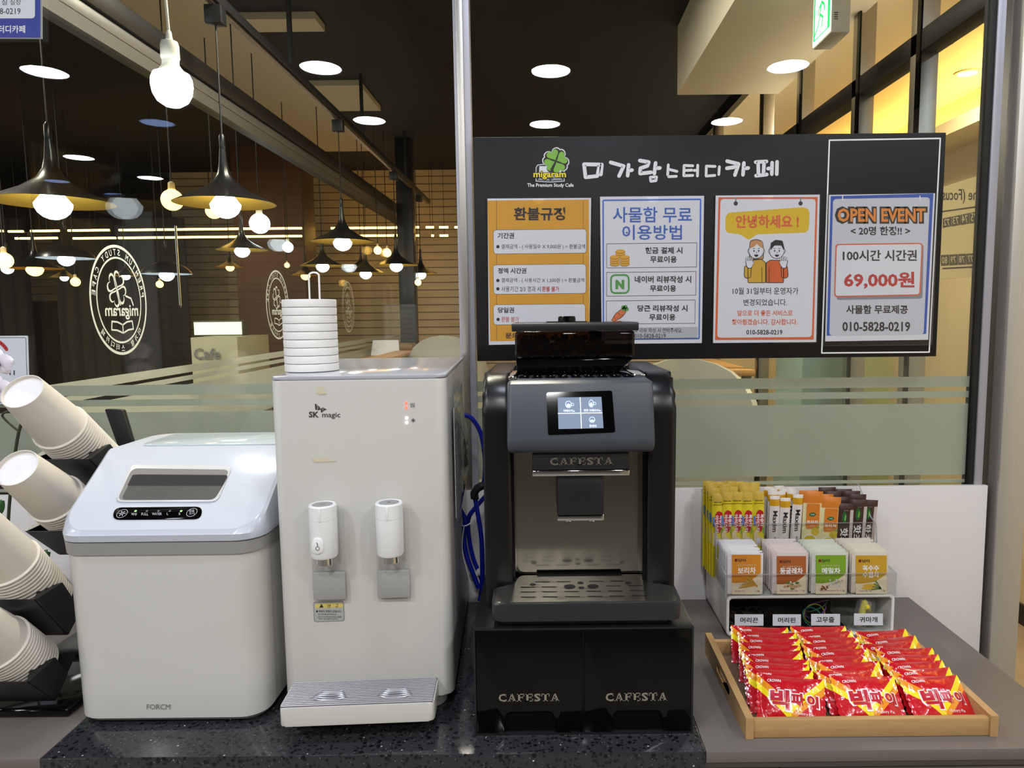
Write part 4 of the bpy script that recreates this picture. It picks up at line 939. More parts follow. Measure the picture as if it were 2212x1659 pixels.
HOLE = mat('slot dark', (12, 12, 12), .6)
for x0, x1, y in ((1158, 1187, 1257), (1204, 1231, 1256.5), (1275, 1302, 1256), (1320, 1347, 1255), (1126, 1155, 1268.5), (1172, 1200, 1268), (1311, 1338, 1266), (1358, 1386, 1265), (1127, 1155, 1279), (1173, 1202, 1278.5), (1221, 1248, 1278), (1268, 1296, 1277.5), (1315, 1343, 1277), (1362, 1391, 1276), (1127, 1156, 1290), (1174, 1203, 1289.5), (1222, 1251, 1289), (1271, 1299, 1288.5), (1318, 1347, 1288), (1366, 1396, 1287)):
    a, c = ft.px(x0, y), ft.px(x1, y); m.stroke(ft, [a, c], .0032, HOLE, .0003)
for x, y, r_ in ((1230.5, 1267.5, 13), (1281, 1267, 13), (1254, 1259, 7), (1256, 1270, 7), (1151, 1263, 7), (1357, 1259.5, 7)):
    c = ft.px(x, y); m.flat(ft, circ(c[0], c[1], r_ * 1.1 / FPX, 18), HOLE, .0004)
m.box(-.02, .125, 1.166, 1.174, 1.1158, 1.119, BLACKG, .001)
m.build('tray_plate', tr, smooth=0)
# top deck and hopper
m = MB()
for k in range(9): m.box(-.045 + k * .0215, -.028 + k * .0215, 1.155, 1.30, 1.4537, 1.4575, BLACKG, .001)
m.build('cup_warmer', t)
m = MB().box(-.0605, -.0475, 1.125, 1.36, 1.4537, 1.4595, CHROME, .0015); m.build('chrome_rail', t)
m = MB().box(.139, .1625, 1.16, 1.36, 1.4537, 1.4575, CHROME, .001); m.build('chrome_rail', t)
hp = MB(); FYH = Fr((0, 0, 0))
hp.prism(FYH, [(-.0495, 1.4577), (.124, 1.4577), (.149, 1.4815), (-.0515, 1.4815)], -1.37, -1.205, BLACKG, .003)
hop = hp.build('hopper', t)
SMOKE = clear('smoked tank', (44, 34, 30), .9, .02)
MB().box(-.0525, .151, 1.203, 1.372, 1.4818, 1.5285, SMOKE, .005, 3).build('smoked_tank', hop)
m = MB(); random.seed(3); BEAN = mat('roasted bean', (44, 24, 14), .35, var=.3, scale=60)
for k in range(230):
    x = random.uniform(-.043, .105); y = random.uniform(1.212, 1.36) if k > 110 else random.uniform(1.212, 1.222); z = random.uniform(1.487, 1.517) - max(0, x - .06) * .25
    M = Matrix.Translation((x, y, z)) @ Matrix.Rotation(random.uniform(0, 6.28), 4, 'Z') @ Matrix.Rotation(random.uniform(-.9, .9), 4, 'X')
    m.lathe([(.0008, -.0055), (.0038, -.0035), (.0048, 0), (.0038, .0035), (.0008, .0055)], BEAN, M, 7, sy=.75)
tag(m.build('coffee_beans', None, (.03, 1.28, 1.487)), 'roasted coffee beans filling the smoked hopper', 'coffee beans', None, 'stuff')
lid = MB(); lid.ms = []
xo, xi = (-.0575, .157), (-.051, .1505)
lid.box(-.0575, .157, 1.198, 1.206, 1.5287, 1.5425, BLACKM, .002); lid.box(-.0575, .157, 1.369, 1.377, 1.5287, 1.5425, BLACKM, .002)
lid.box(-.0575, -.050, 1.206, 1.369, 1.5287, 1.5425, BLACKM, .001); lid.box(.1495, .157, 1.206, 1.369, 1.5287, 1.5425, BLACKM, .001)
lo = lid.build('hopper_lid', hop)
MB().box(-.050, .1495, 1.206, 1.369, 1.5405, 1.5432, CLEARP).build('clear_cover', lo)
MB().lathe([(.037, 1.5434), (.037, 1.5446), (.016, 1.5452), (.0155, 1.552), (.0135, 1.5535), (.001, 1.5535)], BLACKG, Matrix.Translation((.038, 1.275, 0)), 28).build('knob', lo)

# ------------------------------------------------------------ white water dispenser, turned a little
DL = (-.2955, 1.11, .9); DM = Mloc(DL, R(3)); DI = DM.inverted()
t = thing('water_dispenser', 'white hot and cold water dispenser with two round taps', 'water dispenser', DL, R(3))
DFZ = Fr((0, 0, 0), (1, 0, 0), (0, 1, 0))
def dr(x0, y0, x1, y1, r): return rr(x0, y0, x1, y1, r, 6)
DW = mat('dispenser white', (204, 201, 195), .3, var=.012, scale=5)
MB().prism(DFZ, dr(-.1375, 0, .1375, .455, .018), .032, .5585, DW, .0025).build('body', t, local=True)
MB().prism(DFZ, dr(-.1375, 0, .1375, .455, .018), .5592, .5645, mat('top panel grey white', (176, 178, 187), .12, var=.01), .0018).build('top_panel', t, local=True)
MB().prism(DFZ, dr(-.122, .018, .122, .44, .03), .0005, .032, DW, .002).build('foot', t, local=True)
DF = lambda d=0.0: Fr((0, -d, 0), (1, 0, 0), (0, 0, 1), DI)
f = DF(.0004); m = MB(); kd = 1.11 / FPX
m.text(f, 'SK', (667, 889, 689, 902), DARKTXT, .0, .035); m.text(f, 'magic', (696, 891, 735, 905), DARKTXT, .0, .012)
m.flat(f, f.pxs([(680, 872), (684, 873), (691, 880), (693, 884), (688, 886), (681, 885)]), DARKTXT); m.flat(f, f.pxs([(694, 892), (692, 884), (697, 880), (706, 884.5), (700, 887)]), DARKTXT)
m.stroke(f, f.pxs([(684, 874), (687, 880), (685, 885)]), .8 * kd, DW, .0003); m.stroke(f, f.pxs([(698, 882), (697, 887)]), .8 * kd, DW, .0003)
for k in range(3): m.stroke(f, f.pxs([(888 + k * 3.3, 871), (887 + k * 3.3, 874), (889 + k * 3.3, 877), (888 + k * 3.3, 880)]), 1.2 * kd, DARKTXT)
for a in (0, 60, 120):
    c = f.px(892.5, 908); m.stroke(f, [(c[0] - 4.6 * kd * math.cos(R(a + 30)), c[1] - 4.6 * kd * math.sin(R(a + 30))), (c[0] + 4.6 * kd * math.cos(R(a + 30)), c[1] + 4.6 * kd * math.sin(R(a + 30)))], 1.3 * kd, DARKTXT)
m.build('printing', t, smooth=0, local=True)
for y, mm_ in ((870.5, glow('red led', (255, 70, 50), 1.6)), (880.5, MATS['red led']), (903, glow('white led', (255, 255, 255), 2.0)), (913, MATS['white led'])):
    c = f.px(877.5 + (y > 890), y); MB().prism(f, circ(c[0], c[1], 2.7 * kd, 14), -.001, .0006, mm_).build('indicator_light', t, smooth=0, local=True)
TAPE = mat('yellowed tape', (206, 198, 172), .6, var=.04, scale=80)
m = MB().prism(f, f.pxs([(686, 834), (697, 836), (705.5, 850.5), (691, 852), (683.5, 849.5)]), 0, .0004, TAPE); m.build('tape_scrap', t, smooth=0, local=True)
m = MB().prism(f, f.pxs([(673, 990), (697, 989), (703, 985.5), (717, 994), (725, 992), (725.5, 996.5), (680, 998.5)]), 0, .0004, TAPE); m.build('tape_scrap', t, smooth=0, local=True)
# warning label
q = f.pxs([(678, 1300), (743, 1300), (743, 1342), (678, 1342)]); xs = [p[0] for p in q]; zs = [p[1] for p in q]
m = MB(); m.flat(f, rr(min(xs), min(zs), max(xs), max(zs), .004), mat('label grey', (140, 140, 140), .45)); m.flat(f, rr(min(xs) + .0015, min(zs) + .0015, max(xs) - .0015, max(zs) - .0015, .003), mat('label silver', (172, 172, 168), .4), .0002)
a, c = f.px(680.5, 1314), f.px(741, 1302); m.flat(f, rr(a[0], a[1], c[0], c[1], .002), mat('label yellow', (206, 188, 110), .45), .0003)
m.flat(f, f.pxs([(690, 1312.5), (699, 1312), (694.5, 1304)]), INK, .0005); m.text(f, '경', (706, 1305, 714, 1312.5), INK, .0005); m.text(f, '고', (724, 1304.5, 731.5, 1311.5), INK, .0005)
m.text(f, '● 화상의 위험이 있습니다.', (683, 1317.5, 738, 1323), INK, .0005, .01); m.text(f, '- 취수 위치를 확인하십시오.', (685, 1325, 728, 1328.5), INK, .0005); m.text(f, '- 온수가 뜨거우므로 손이나 신체의', (685, 1330.5, 738, 1334.5), INK, .0005); m.text(f, '일부가 닿지 않게 하십시오.', (689, 1335, 730, 1338.5), INK, .0005)
m.build('warning_label', t, smooth=0, local=True)
# taps
for x, zt, hot in ((-.0553, .3685, True), (.0468, .3690, False)):
    MT = Matrix.Translation((x, -.030, 0))
    pb = MB(); f2 = DF(0); pb.box(x - .026, x + .026, -.012, -.004, .206, .252, mat('tap plate grey', (160, 159, 156), .35, var=.02), .002); bp = pb.build('splash_plate', t, local=True)
    MB().box(x - .026, x + .026, -.0095, -.0065, .252, .352, CLEARP).build('clear_guard', bp, local=True)
    tp = MB().lathe([(.012, .2845), (.0195, .2855), (.0212, .289), (.0214, .345), (.0214, .3455)], WHITEG, MT, 32); tp.box(x - .012, x + .012, -.018, -.0005, .29, .345, WHITEG, .002)
    tp = tp.build('tap', t, local=True)
    MB().lathe([(.0213, .3458), (.0213, zt - .002), (.0196, zt), (.0175, zt + .0001), (.0175, zt - .0006), (.001, zt - .0006)], WHITEG, MT, 32).build('tap_cap', tp, local=True)
    ft = Fr((x, -.030, zt - .0004), (1, 0, 0), (0, 1, 0)); m = MB(); m.flat(ft, circ(0, 0, .0158, 24), mat('cap grey inlay', (150, 150, 150), .4))
    if hot:
        for k in range(3): m.stroke(ft, [(-.003 + k * .003, -.002), (-.003 + k * .003, .003)], .0009, DARKTXT, .0002)
    else:
        for a_ in (30, 90, 150): m.stroke(ft, [(-.003 * math.cos(R(a_)), -.003 * math.sin(R(a_))), (.003 * math.cos(R(a_)), .003 * math.sin(R(a_)))], .0008, DARKTXT, .0002)
    m.build('cap_inlay', tp, smooth=0, local=True)
    MB().box(x - .0018, x + .0018, -.0525, -.050, .3455, zt - .002, WHITEG, .0004).build('cap_tab', tp, local=True)
    MB().lathe([(.0105, .2725), (.0125, .273), (.0125, .2845)], CHROME, MT, 24).build('spout', tp, local=True)
    if hot:
        fb = Fr((x - .004, -.0512, .3085), (1, 0, 0), (0, 0, 1)); m = MB().prism(fb, rr(-.0085, -.0128, .0085, .0128, .0084, 6), -.004, .0016, WHITEG, .0012)
        m.ring(fb, circ(0, -.0035, .0032, 16), circ(0, -.0035, .0024, 16), DARKTXT, .0018); m.stroke(fb, [(0, 0), (0, .0038), (-.001, .0055)], .0011, DARKTXT, .0018); m.build('lock_button', tp, local=True)
# drip tray
TRY = [(-.1225, .0), (-.1225, -.0745), (.113, -.0745), (.113, .0)]
d = MB().prism(DFZ, rpoly(TRY, .009, 5), .0325, .0625, DW, .002).build('drip_tray', t, local=True)
m = MB(); GRI = mat('grille silver', (176, 174, 178), .3, .75, var=.02)
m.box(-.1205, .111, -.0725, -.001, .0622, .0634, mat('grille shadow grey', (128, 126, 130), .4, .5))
for k in range(15):
    y = -.071 + k * .0049; r_ = .0012
    m.tube([(-.120, y, .0642), (.1105, y, .0642)], r_, GRI, 6)
for cx in (-.052, .050):
    for k in range(5):
        rr_ = .012 + k * .004; m.tube([(cx + (.018 + k * .0022) * math.cos(R(a)), -.028 - .008 * k * .6 + rr_ * .30 * math.sin(R(a)) - .004, .0650) for a in range(190, 351, 16)], .0013, GRI, 6)
m.build('grille', d, local=True)
# lids stacked on the dispenser, wire holder behind
LIDM = mat('lid white', (232, 230, 226), .38, var=.01)
def lidmesh():
    m = MB(); return m.lathe([(.0412, .0), (.0446, .0008), (.0448, .0118), (.0440, .0132), (.0405, .0134), (.0385, .0122), (.034, .0118), (.001, .0118)], LIDM, None, 48)
ords = ('bottom white paper-cup lid of the stack, resting on the dispenser top', 'second white lid from the bottom of the stack on the dispenser', 'third white lid from the bottom of the stack on the dispenser',
        'fourth white lid from the bottom of the stack on the dispenser', 'middle white lid of the nine stacked on the dispenser', 'fourth white lid from the top of the stack on the dispenser',
        'third white lid from the top of the stack on the dispenser', 'second white lid from the top of the stack on the dispenser', 'topmost white lid of the stack on the dispenser')
lp = DM @ Vector((-.1025, .118, .5648)); lid0 = None
for k in range(9):
    p = lp + Vector((0, 0, .01355 * k))
    if lid0 is None: o = lid0 = lidmesh()  .build('lid_disc', None, p, local=True)
    else: o = lid0.copy(); COL.objects.link(o); o.location = p
    tag(o, ords[k], 'lid', 'white lids stacked on the dispenser')
fw = Fr((0, .195, 0), (1, 0, 0), (0, 0, 1), DI)
b0, b1, b2, b3 = fw.px(669, 660), fw.px(667, 596), fw.px(689, 594), fw.px(690, 660)
W3 = lambda a, z=None: DM @ Vector((a[0], .195, a[1] if z is None else z))
arc_ = [W3(b0, .566), W3(b1)] + [W3((b1[0] + (b2[0] - b1[0]) * (1 - math.cos(R(a))) / 2, b1[1] + .006 * math.sin(R(a)))) for a in range(20, 161, 20)] + [W3(b2), W3(b3, .566)]
m = MB().tube(arc_, .0017, WHITE, 8); m.tube([DM @ Vector(((b0[0] + b3[0]) / 2 + .03 * math.cos(R(a)), .195 + .02 * math.sin(R(a)), .5662)) for a in range(0, 360, 20)], .0015, WHITE, 6, True)
tag(m.build('lid_holder', None, tuple(DM @ Vector(((b0[0] + b3[0]) / 2, .195, .565)))), 'white bent wire loop rising behind the lid stack', 'wire holder')
# clear pouch of papers hanging on the dispenser flank
t = thing('plastic_pouch', 'clear plastic pouch with leaflets hanging between the dispenser and the mullion', 'pouch', tuple(DM @ Vector((.1415, .14, .30))), R(3))
m = MB(); v = []; n = 9
for i in range(n):
    for j in range(n):
        yy = -.09 + .22 * i / (n - 1); zz = .0 + .225 * j / (n - 1); v.append((.003 + .012 * math.sin(math.pi * i / (n - 1)) * math.sin(math.pi * j / (n - 1)) * (1 + .5 * math.sin(i * 2.3 + j * 1.7)), yy, zz))
m.add(v, [(i * n + j, i * n + j + 1, (i + 1) * n + j + 1, (i + 1) * n + j) for i in range(n - 1) for j in range(n - 1)], clear('pouch film', (225, 228, 232), 1.2, .1, milk=.22)); m.build('film', t, smooth=80, local=True)
fp = Fr((.0014, .02, .1), (0, 1, 0), (0, 0, 1)); m = MB(); m.prism(fp, [(-.085, -.09), (.07, -.09), (.07, .1), (-.085, .1)], -.0012, 0, PAPER); NV = mat('leaflet navy', (52, 62, 104), .5)
m.flat(fp, [(-.08, .06), (.065, .06), (.065, .095), (-.08, .095)], NV, .0003)
for k in range(9): m.flat(fp, [(-.075, .045 - k * .012), (.05 - (k % 3) * .02, .045 - k * .012), (.05 - (k % 3) * .02, .05 - k * .012), (-.075, .05 - k * .012)], mat('leaflet grey', (140, 144, 156), .6), .0003)
m.build('leaflet', t, smooth=0, local=True)

# ------------------------------------------------------------ ice maker
t = thing('ice_maker', 'white countertop ice maker with sloping lid and dark window', 'ice maker', (-.6185, 1.24, .9))
IW = mat('ice maker white', (202, 200, 195), .2, var=.012, scale=5)
def loop(x0, x1, y0, y1, r, z): return [Vector((a, b_, z(a, b_) if callable(z) else z)) for a, b_ in rr(x0, y0, x1, y1, r, 6)]
m = MB(); m.loft([loop(-.7665, -.4695, 1.099, 1.398, .034, .9055), loop(-.7735, -.4635, 1.092, 1.404, .04, .9125), loop(-.7765, -.4605, 1.0895, 1.404, .042, 1.186)], IW); m.build('body', t)
m = MB().loft([loop(-.7795, -.4575, 1.0865, 1.406, .043, 1.1865), loop(-.7805, -.4565, 1.0855, 1.406, .043, 1.2055), loop(-.777, -.460, 1.089, 1.404, .042, 1.207)], IW); m.build('rim_band', t)
for x in (-.75, -.49):
    for y in (1.115, 1.385): MB().lathe([(.012, .9002), (.012, .9058)], BLACKR, Matrix.Translation((x, y, 0)), 14).build('foot', t)
zs_ = lambda x, y: min(1.328, 1.2285 + (y - 1.097) * .69)
YB_ = 1.097 + (1.328 - 1.2285) / .69
def lloop(x0, x1, y0, y1, r, z):
    base = rr(x0, y0, x1, y1, r, 6); i = [k for k in range(len(base)) if base[k][0] > (x0 + x1) / 2 and base[k][1] > YB_][0]
    j = [k for k in range(len(base)) if base[k][0] < (x0 + x1) / 2 and base[k][1] > YB_][-1] + 1
    pts = base[:i] + [(x1, YB_)] + base[i:j] + [(x0, YB_)] + base[j:]
    return [Vector((a, b_, z(a, b_) if callable(z) else z)) for a, b_ in pts], i, j + 1
L0, i, j = lloop(-.7805, -.4545, 1.085, 1.407, .043, 1.2085); L1, _, _ = lloop(-.7815, -.4535, 1.084, 1.407, .043, 1.219)
L2, _, _ = lloop(-.7785, -.4565, 1.087, 1.406, .042, lambda a, b_: zs_(a, b_) - .004); L3, i, j = lloop(-.7735, -.4615, 1.093, 1.402, .040, zs_)
LIDW = mat('ice maker lid white', (188, 193, 204), .16, var=.01)
m.loft([L0, L1, L2, L3], LIDW, (True, False)); n = len(L3)
m.add(L3, [tuple(list(range(0, i + 1)) + list(range(j, n))), tuple(range(i, j + 1))], LIDW)
ld = m.build('lid', t, smooth=42)
FL = Fr((0, 1.097, 1.2285), (1, 0, 0), (0, 1, .69))
q = lambda pts: FL.pxs(pts)
WF = q([(249, 1085.5), (283, 1004.5), (503, 1008), (470, 1085)]); WI = q([(254, 1082), (286, 1013), (497, 1016), (464, 1081)])
m = MB(); m.prism(FL, rpoly(WF, .012, 6), .0002, .0016, mat('window rim', (196, 196, 196), .25), .0008)
w_ = m.build('window', ld)
m = MB(); GRY = mat('window dark grey', (92, 90, 88), .1, spec=.8, var=.25, scale=9)
m.flat(FL, rpoly(WI, .012, 6), mat('window bezel grey', (130, 127, 124), .3), .0018)
m.flat(FL, rpoly(q([(262, 1081), (291, 1026), (496, 1027), (464, 1081)]), .010, 6), GRY, .0020)
m.flat(FL, rpoly(q([(276, 1051), (288, 1027), (492, 1029), (482, 1051)]), .003, 4), mat('window deep grey', (62, 60, 60), .12, spec=.8), .0022)
m.build('glazing', w_, smooth=0)
m = MB(); m.prism(FL, rpoly(q([(243, 1123.5), (248, 1097), (438, 1095), (434, 1122)]), .012, 6), .0, .0010, BLACKG, .0003)
cp = m.build('control_panel', ld)
m = MB(); LGT = mat('panel print', (176, 178, 184), .5); kq = 1.12 / FPX
for x, g in ((293.5, 1), (318, 0), (343, 0), (367.5, 0), (392, 1)):
    c = FL.px(x, 1105); m.flat(FL, circ(c[0], c[1], 2.6 * kq, 12), glow('green led', (110, 200, 90), .9) if g else mat('led off', (92, 88, 84), .4), .0014)
for s_, b_ in (('제빙', (284, 1109, 296, 1114.5)), ('FULL', (306, 1109, 321, 1114.5)), ('WATER', (329, 1108.5, 350, 1114)), ('L', (361, 1108.5, 364, 1113.5)), ('S', (386.5, 1108.5, 390, 1113.5)), ('얼음', (408.5, 1102, 420.5, 1107)), ('크기', (408.5, 1108, 420.5, 1113))): m.text(FL, s_, b_, LGT, .0014)
for x, y in ((264.5, 1110.5), (415, 1108)):
    c = FL.px(x, y); m.ring(FL, circ(c[0], c[1], 11.5 * kq, 22, 12 * kq), circ(c[0], c[1], 10.5 * kq, 22, 11 * kq), LGT, .0014)
for a in range(0, 360, 60): c = FL.px(264.5, 1110.5); m.stroke(FL, [(c[0] + 2 * kq * math.cos(R(a)), c[1] + 2 * kq * math.sin(R(a))), (c[0] + 7 * kq * math.cos(R(a)), c[1] + 7 * kq * math.sin(R(a)))], 1.6 * kq, LGT, .0014)
m.build('panel_print', cp, smooth=0)
m = MB(); FTP = Fr((0, 0, 1.3283), (1, 0, 0), (0, 1, 0)); m.prism(FTP, rr(-.735, 1.262, -.47, 1.385, .02), 0, .002, mat('tinted lid glass', (196, 208, 216), .06, spec=.8), .0008)
m.build('rear_cover', ld)
f = Fr((0, 1.0905, 0)); m = MB(); m.text(f, 'FORCM', (317, 1521, 368, 1532), mat('brand grey', (120, 118, 116), .4), .0004); m.build('printing', t, smooth=0)

# ------------------------------------------------------------ blue water hoses, elbow, tie between dispenser and coffee machine
HOSE = mat('blue hose', (14, 34, 150), .3, var=.05)
def sm(pts, n=6):
    out = []; P = [Vector(p) for p in pts]
    for i in range(len(P) - 1):
        p0, p1, p2, p3 = P[max(i - 1, 0)], P[i], P[i + 1], P[min(i + 2, len(P) - 1)]
        for k in range(n):
            s_ = k / n; out.append(.5 * ((2 * p1) + (p2 - p0) * s_ + (2 * p0 - 5 * p1 + 4 * p2 - p3) * s_ * s_ + (3 * p1 - p0 - 3 * p2 + p3) * s_ ** 3))
    return out + [P[-1]]
def hose(pts, lab, y=1.43): tag(MB().tube(sm([aty(a, b_, y + (c if len(q_) > 2 else 0)) for q_ in pts for a, b_, c in [(*q_, 0)[:3]]]), .0048, HOSE, 10).build('water_hose', None, tuple(aty(pts[0][0], pts[0][1], y))), lab, 'hose', None)
hose([(1000, 895), (1020, 905), (1038, 935), (1047, 985), (1047, 1030), (1042, 1050)], 'blue hose arching from behind the dispenser down to the black elbow')
hose([(1026, 1075), (1033, 1115), (1040, 1165), (1042, 1230), (1040, 1280), (1036, 1297)], 'thin blue hose dropping straight down from the black elbow')
hose([(1062, 1062), (1046, 1075), (1026, 1098), (1012, 1120), (1013, 1160), (1022, 1205), (1036, 1240), (1046, 1270)], 'blue hose crossing under the elbow and bound by the white tie', 1.465)
hose([(975, 1065), (985, 1085), (998, 1108), (1005, 1124), (1002, 1160), (1008, 1200), (1022, 1240), (1034, 1270)], 'blue hose emerging from the dispenser flank to the white tie', 1.40)
p = aty(1034, 1058, 1.43)
m = MB().tube([p + Vector((.016, 0, .010)), p + Vector((.006, 0, .008)), p + Vector((-.003, 0, .003)), p + Vector((-.009, 0, -.006)), p + Vector((-.0085, 0, -.018))], [.0075, .0085, .0085, .0085, .0085], BLACKM, 12)
for d_ in (Vector((.014, 0, .0095)), Vector((-.0086, 0, -.014))): m.tube([p + d_ * .92, p + d_ * 1.08], .0105, BLACKM, 12)
tag(m.build('hose_elbow', None, tuple(p)), 'black elbow fitting joining the blue hoses', 'fitting')
p = aty(1010, 1122, 1.43); m = MB().tube([p + Vector((.013 * math.cos(R(a)), .045 * math.sin(R(a)), .002 * math.cos(R(a)))) for a in range(0, 360, 24)], .0013, WHITE, 6, True); m.tube(sm([p + Vector((-.002, -.046, 0)), p + Vector((-.006, -.05, -.05)), p + Vector((.01, -.05, -.12))]), .0011, WHITE, 6)
tag(m.build('cable_tie', None, tuple(p)), 'white cable tie around the blue hoses', 'cable tie')
p = aty(1030, 1240, 1.45); M = Matrix.Translation(p) @ Matrix.Rotation(R(55), 4, 'Y')
m = MB().lathe([(.007, -.016), (.009, -.014), (.009, -.004), (.006, -.003), (.006, .004), (.008, .005), (.008, .014), (.005, .016)], mat('fitting white', (205, 205, 205), .4), M, 14); m.lathe([(.0095, -.013), (.0095, -.007)], GREYP, M, 14)
tag(m.build('hose_connector', None, tuple(p)), 'grey and white hose connector low behind the coffee machine pillar', 'fitting')

# ------------------------------------------------------------ drawer box and clear acrylic organizer for tea
OX0, OX1, OY = .3605, .7005, 1.385
t = thing('storage_box', 'white storage box with clear drawer and four Korean name tags under the tea organizer', 'storage box', (.53, 1.47, .9))
fo = Fr((0, OY, 0)); o_ = rr(OX0, .9004, OX1, .9855, .011, 6); i_ = rr(OX0 + .0055, .906, OX1 - .0055, .980, .007, 6)
m = MB(); n = len(o_)
L = [[fo(a, b_, d) for a, b_ in P_] for P_, d in ((i_, -.183), (i_, 0), ([(a * .5 + c * .5, b_ * .5 + d_ * .5) for (a, b_), (c, d_) in zip(o_, i_)], .0012), (o_, 0), (o_, -.185))]
m.loft(L, WHITE, (True, True)); m.build('shell', t)
dw = MB().box(OX0 + .009, OX1 - .009, OY + .004, OY + .007, .9065, .9515, CLEARP).box(OX0 + .009, OX1 - .009, OY + .0075, OY + .16, .9065, .9085, CLEARP).build('drawer', t)
for x in (.448, .532, .615): MB().box(x - .001, x + .001, OY + .0078, OY + .15, .9087, .945, CLEARP).build('divider', dw)
MB().box(OX0 + .008, .612, OY + .10, OY + .103, .9095, .978, BLACKM).box(OX0 + .008, .612, OY + .0085, OY + .10, .9087, .9095, BLACKM).build('inner_bin', dw)
f = Fr((0, OY + .0035, 0))
for s_, (x0, y0, x1, y1), (tx0, ty0, tx1, ty1) in (('머리끈', (1587, 1327, 1649, 1351.5), (1599, 1333.5, 1637.5, 1345)), ('머리핀', (1669, 1327, 1730, 1351.5), (1680.5, 1333.5, 1718, 1345)), ('고무줄', (1752, 1326, 1814.5, 1351), (1763, 1332.5, 1802, 1344.5)), ('귀마개', (1844.5, 1325, 1907, 1350.5), (1856, 1332, 1895, 1344))):
    m = MB(); m.prism(f, f.pxs([(x0, y0), (x1, y0), (x1, y1), (x0, y1)]), 0, .0005, PAPER); m.text(f, s_, (tx0, ty0, tx1, ty1), INK, .0008, .02); m.build('name_tag', dw, smooth=0)
# drawer contents
HT = mat('black hair tie', (16, 15, 16), .8)
for k in range(7):
    c = Vector((.375 + .0105 * (k % 7) + .006, OY + .03 + .018 * (k % 4), .912 + .0042 * (k % 3) + .004))
    o = MB().tube([c + Vector((.017 * math.cos(R(a)), .02 * math.sin(R(a)), .006 * math.sin(R(a * 2 + k * 50)) + .004)) for a in range(0, 360, 24)], .0026, HT, 6, True).build('hair_tie', None, c)
    tag(o, 'black hair tie in the drawer behind the first name tag', 'hair tie', 'black hair ties in the drawer')
for k in range(6):
    c = Vector((.462 + .009 * k, OY + .035 + .02 * (k % 3), .9115)); o = MB().tube([c + Vector((-.005, -.018, 0)), c + Vector((.005, .018, .002)), c + Vector((.007, .017, .005)), c + Vector((-.003, -.017, .004))], .0011, mat('pin black', (18, 18, 20), .4), 6).build('hair_pin', None, c)
    tag(o, 'black hair pin in the drawer behind the second name tag', 'hair pin', 'black hair pins in the drawer')
for k, (rgb, nm) in enumerate((((40, 130, 120), 'teal'), ((190, 180, 60), 'yellow'), ((120, 70, 150), 'purple'), ((60, 120, 70), 'green'), ((170, 120, 160), 'pink'))):
    c = Vector((.562 + .007 * (k - 2), OY + .03 + .012 * k, .925 + .003 * k))
    o = MB().tube([c + Vector((.02 * math.cos(R(a)), .022 * math.sin(R(a)), .013 * math.sin(R(a + 40 * k)))) for a in range(0, 360, 20)], .0011, mat('band ' + nm, rgb, .5), 6, True).build('rubber_band', None, c)
    tag(o, '%s rubber band in the drawer behind the third name tag' % nm, 'rubber band', None)
YE = mat('earplug yellow', (216, 200, 44), .5)
for k, (x, y, rz, lb) in enumerate(((.634, OY + .012, R(12), 'upright yellow earplug packet just right of the third name tag'), (.672, OY + .05, R(-30), 'yellow earplug packet lying behind the fourth name tag'))):
    M = Matrix.Translation((x, y, .9095)) @ Matrix.Rotation(rz, 4, 'Y' if k == 0 else 'Z')
    tt = thing('earplug_packet', lb, 'earplugs', (x, y, .9095)); mm = MB()
    mm.lathe([(.001, .004), (.0062, .008), (.0068, .03), (.0062, .058), (.001, .062)], YE, M @ (Matrix() if k == 0 else Matrix.Translation((0, 0, .02)) @ Matrix.Rotation(R(60), 4, 'X')), 14); mm.build('earplug', tt)
    MB().box(-.0125, .0125, .0035 - .0115, .0095, .001, .062 if k == 0 else .05, clear('cello', (240, 242, 240), 1.0, .05, milk=.08), .003, M=M).build('wrapper', tt)

# the acrylic organizer on the box
t = thing('acrylic_organizer', 'clear stepped acrylic organizer holding tea bags and drink sticks', 'organizer', (.53, 1.47, .986))
AY0, AYM, AYB = 1.376, 1.4715, 1.566; AX0, AX1 = .355, .6985
FXO = Fr((0, 0, 0), (0, 1, 0), (0, 0, 1))
SIDE = [(AY0, .9862), (AY0, 1.033), (AYM - .012, 1.040), (AYM - .003, 1.106), (1.495, 1.114), (1.555, 1.168), (AYB, 1.170), (AYB, .9862)]
for x in (AX0, AX1 - .0028): MB().prism(FXO, SIDE, x, x + .0028, CLEARP).build('side_wall', t, smooth=0)
DIV = [(AY0 + .006, .9895), (AY0 + .006, 1.03), (AYM - .003, 1.06), (AYM - .003, .9895)]; DIVB = [(AYM + .004, .9895), (AYM + .004, 1.102), (AYB - .006, 1.125), (AYB - .006, .9895)]
for x in (.4345, .5215, .6085):
    MB().prism(FXO, DIV, x, x + .002, CLEARP).build('divider', t, smooth=0); MB().prism(FXO, DIVB, x - .002, x, CLEARP).build('divider', t, smooth=0)
MB().box(AX0 + .003, AX1 - .003, AY0, AYB, .9862, .9888, CLEARP).build('floor_panel', t)
MB().box(AX0 + .003, AX1 - .003, AY0, AY0 + .0026, .989, 1.033, CLEARP).build('front_wall', t)
MB().box(AX0 + .003, AX1 - .003, AYM, AYM + .0026, .989, 1.108, CLEARP).build('middle_wall', t)
MB().box(AX0 + .003, AX1 - .003, AYB - .003, AYB, .989, 1.166, CLEARP).build('back_wall', t)

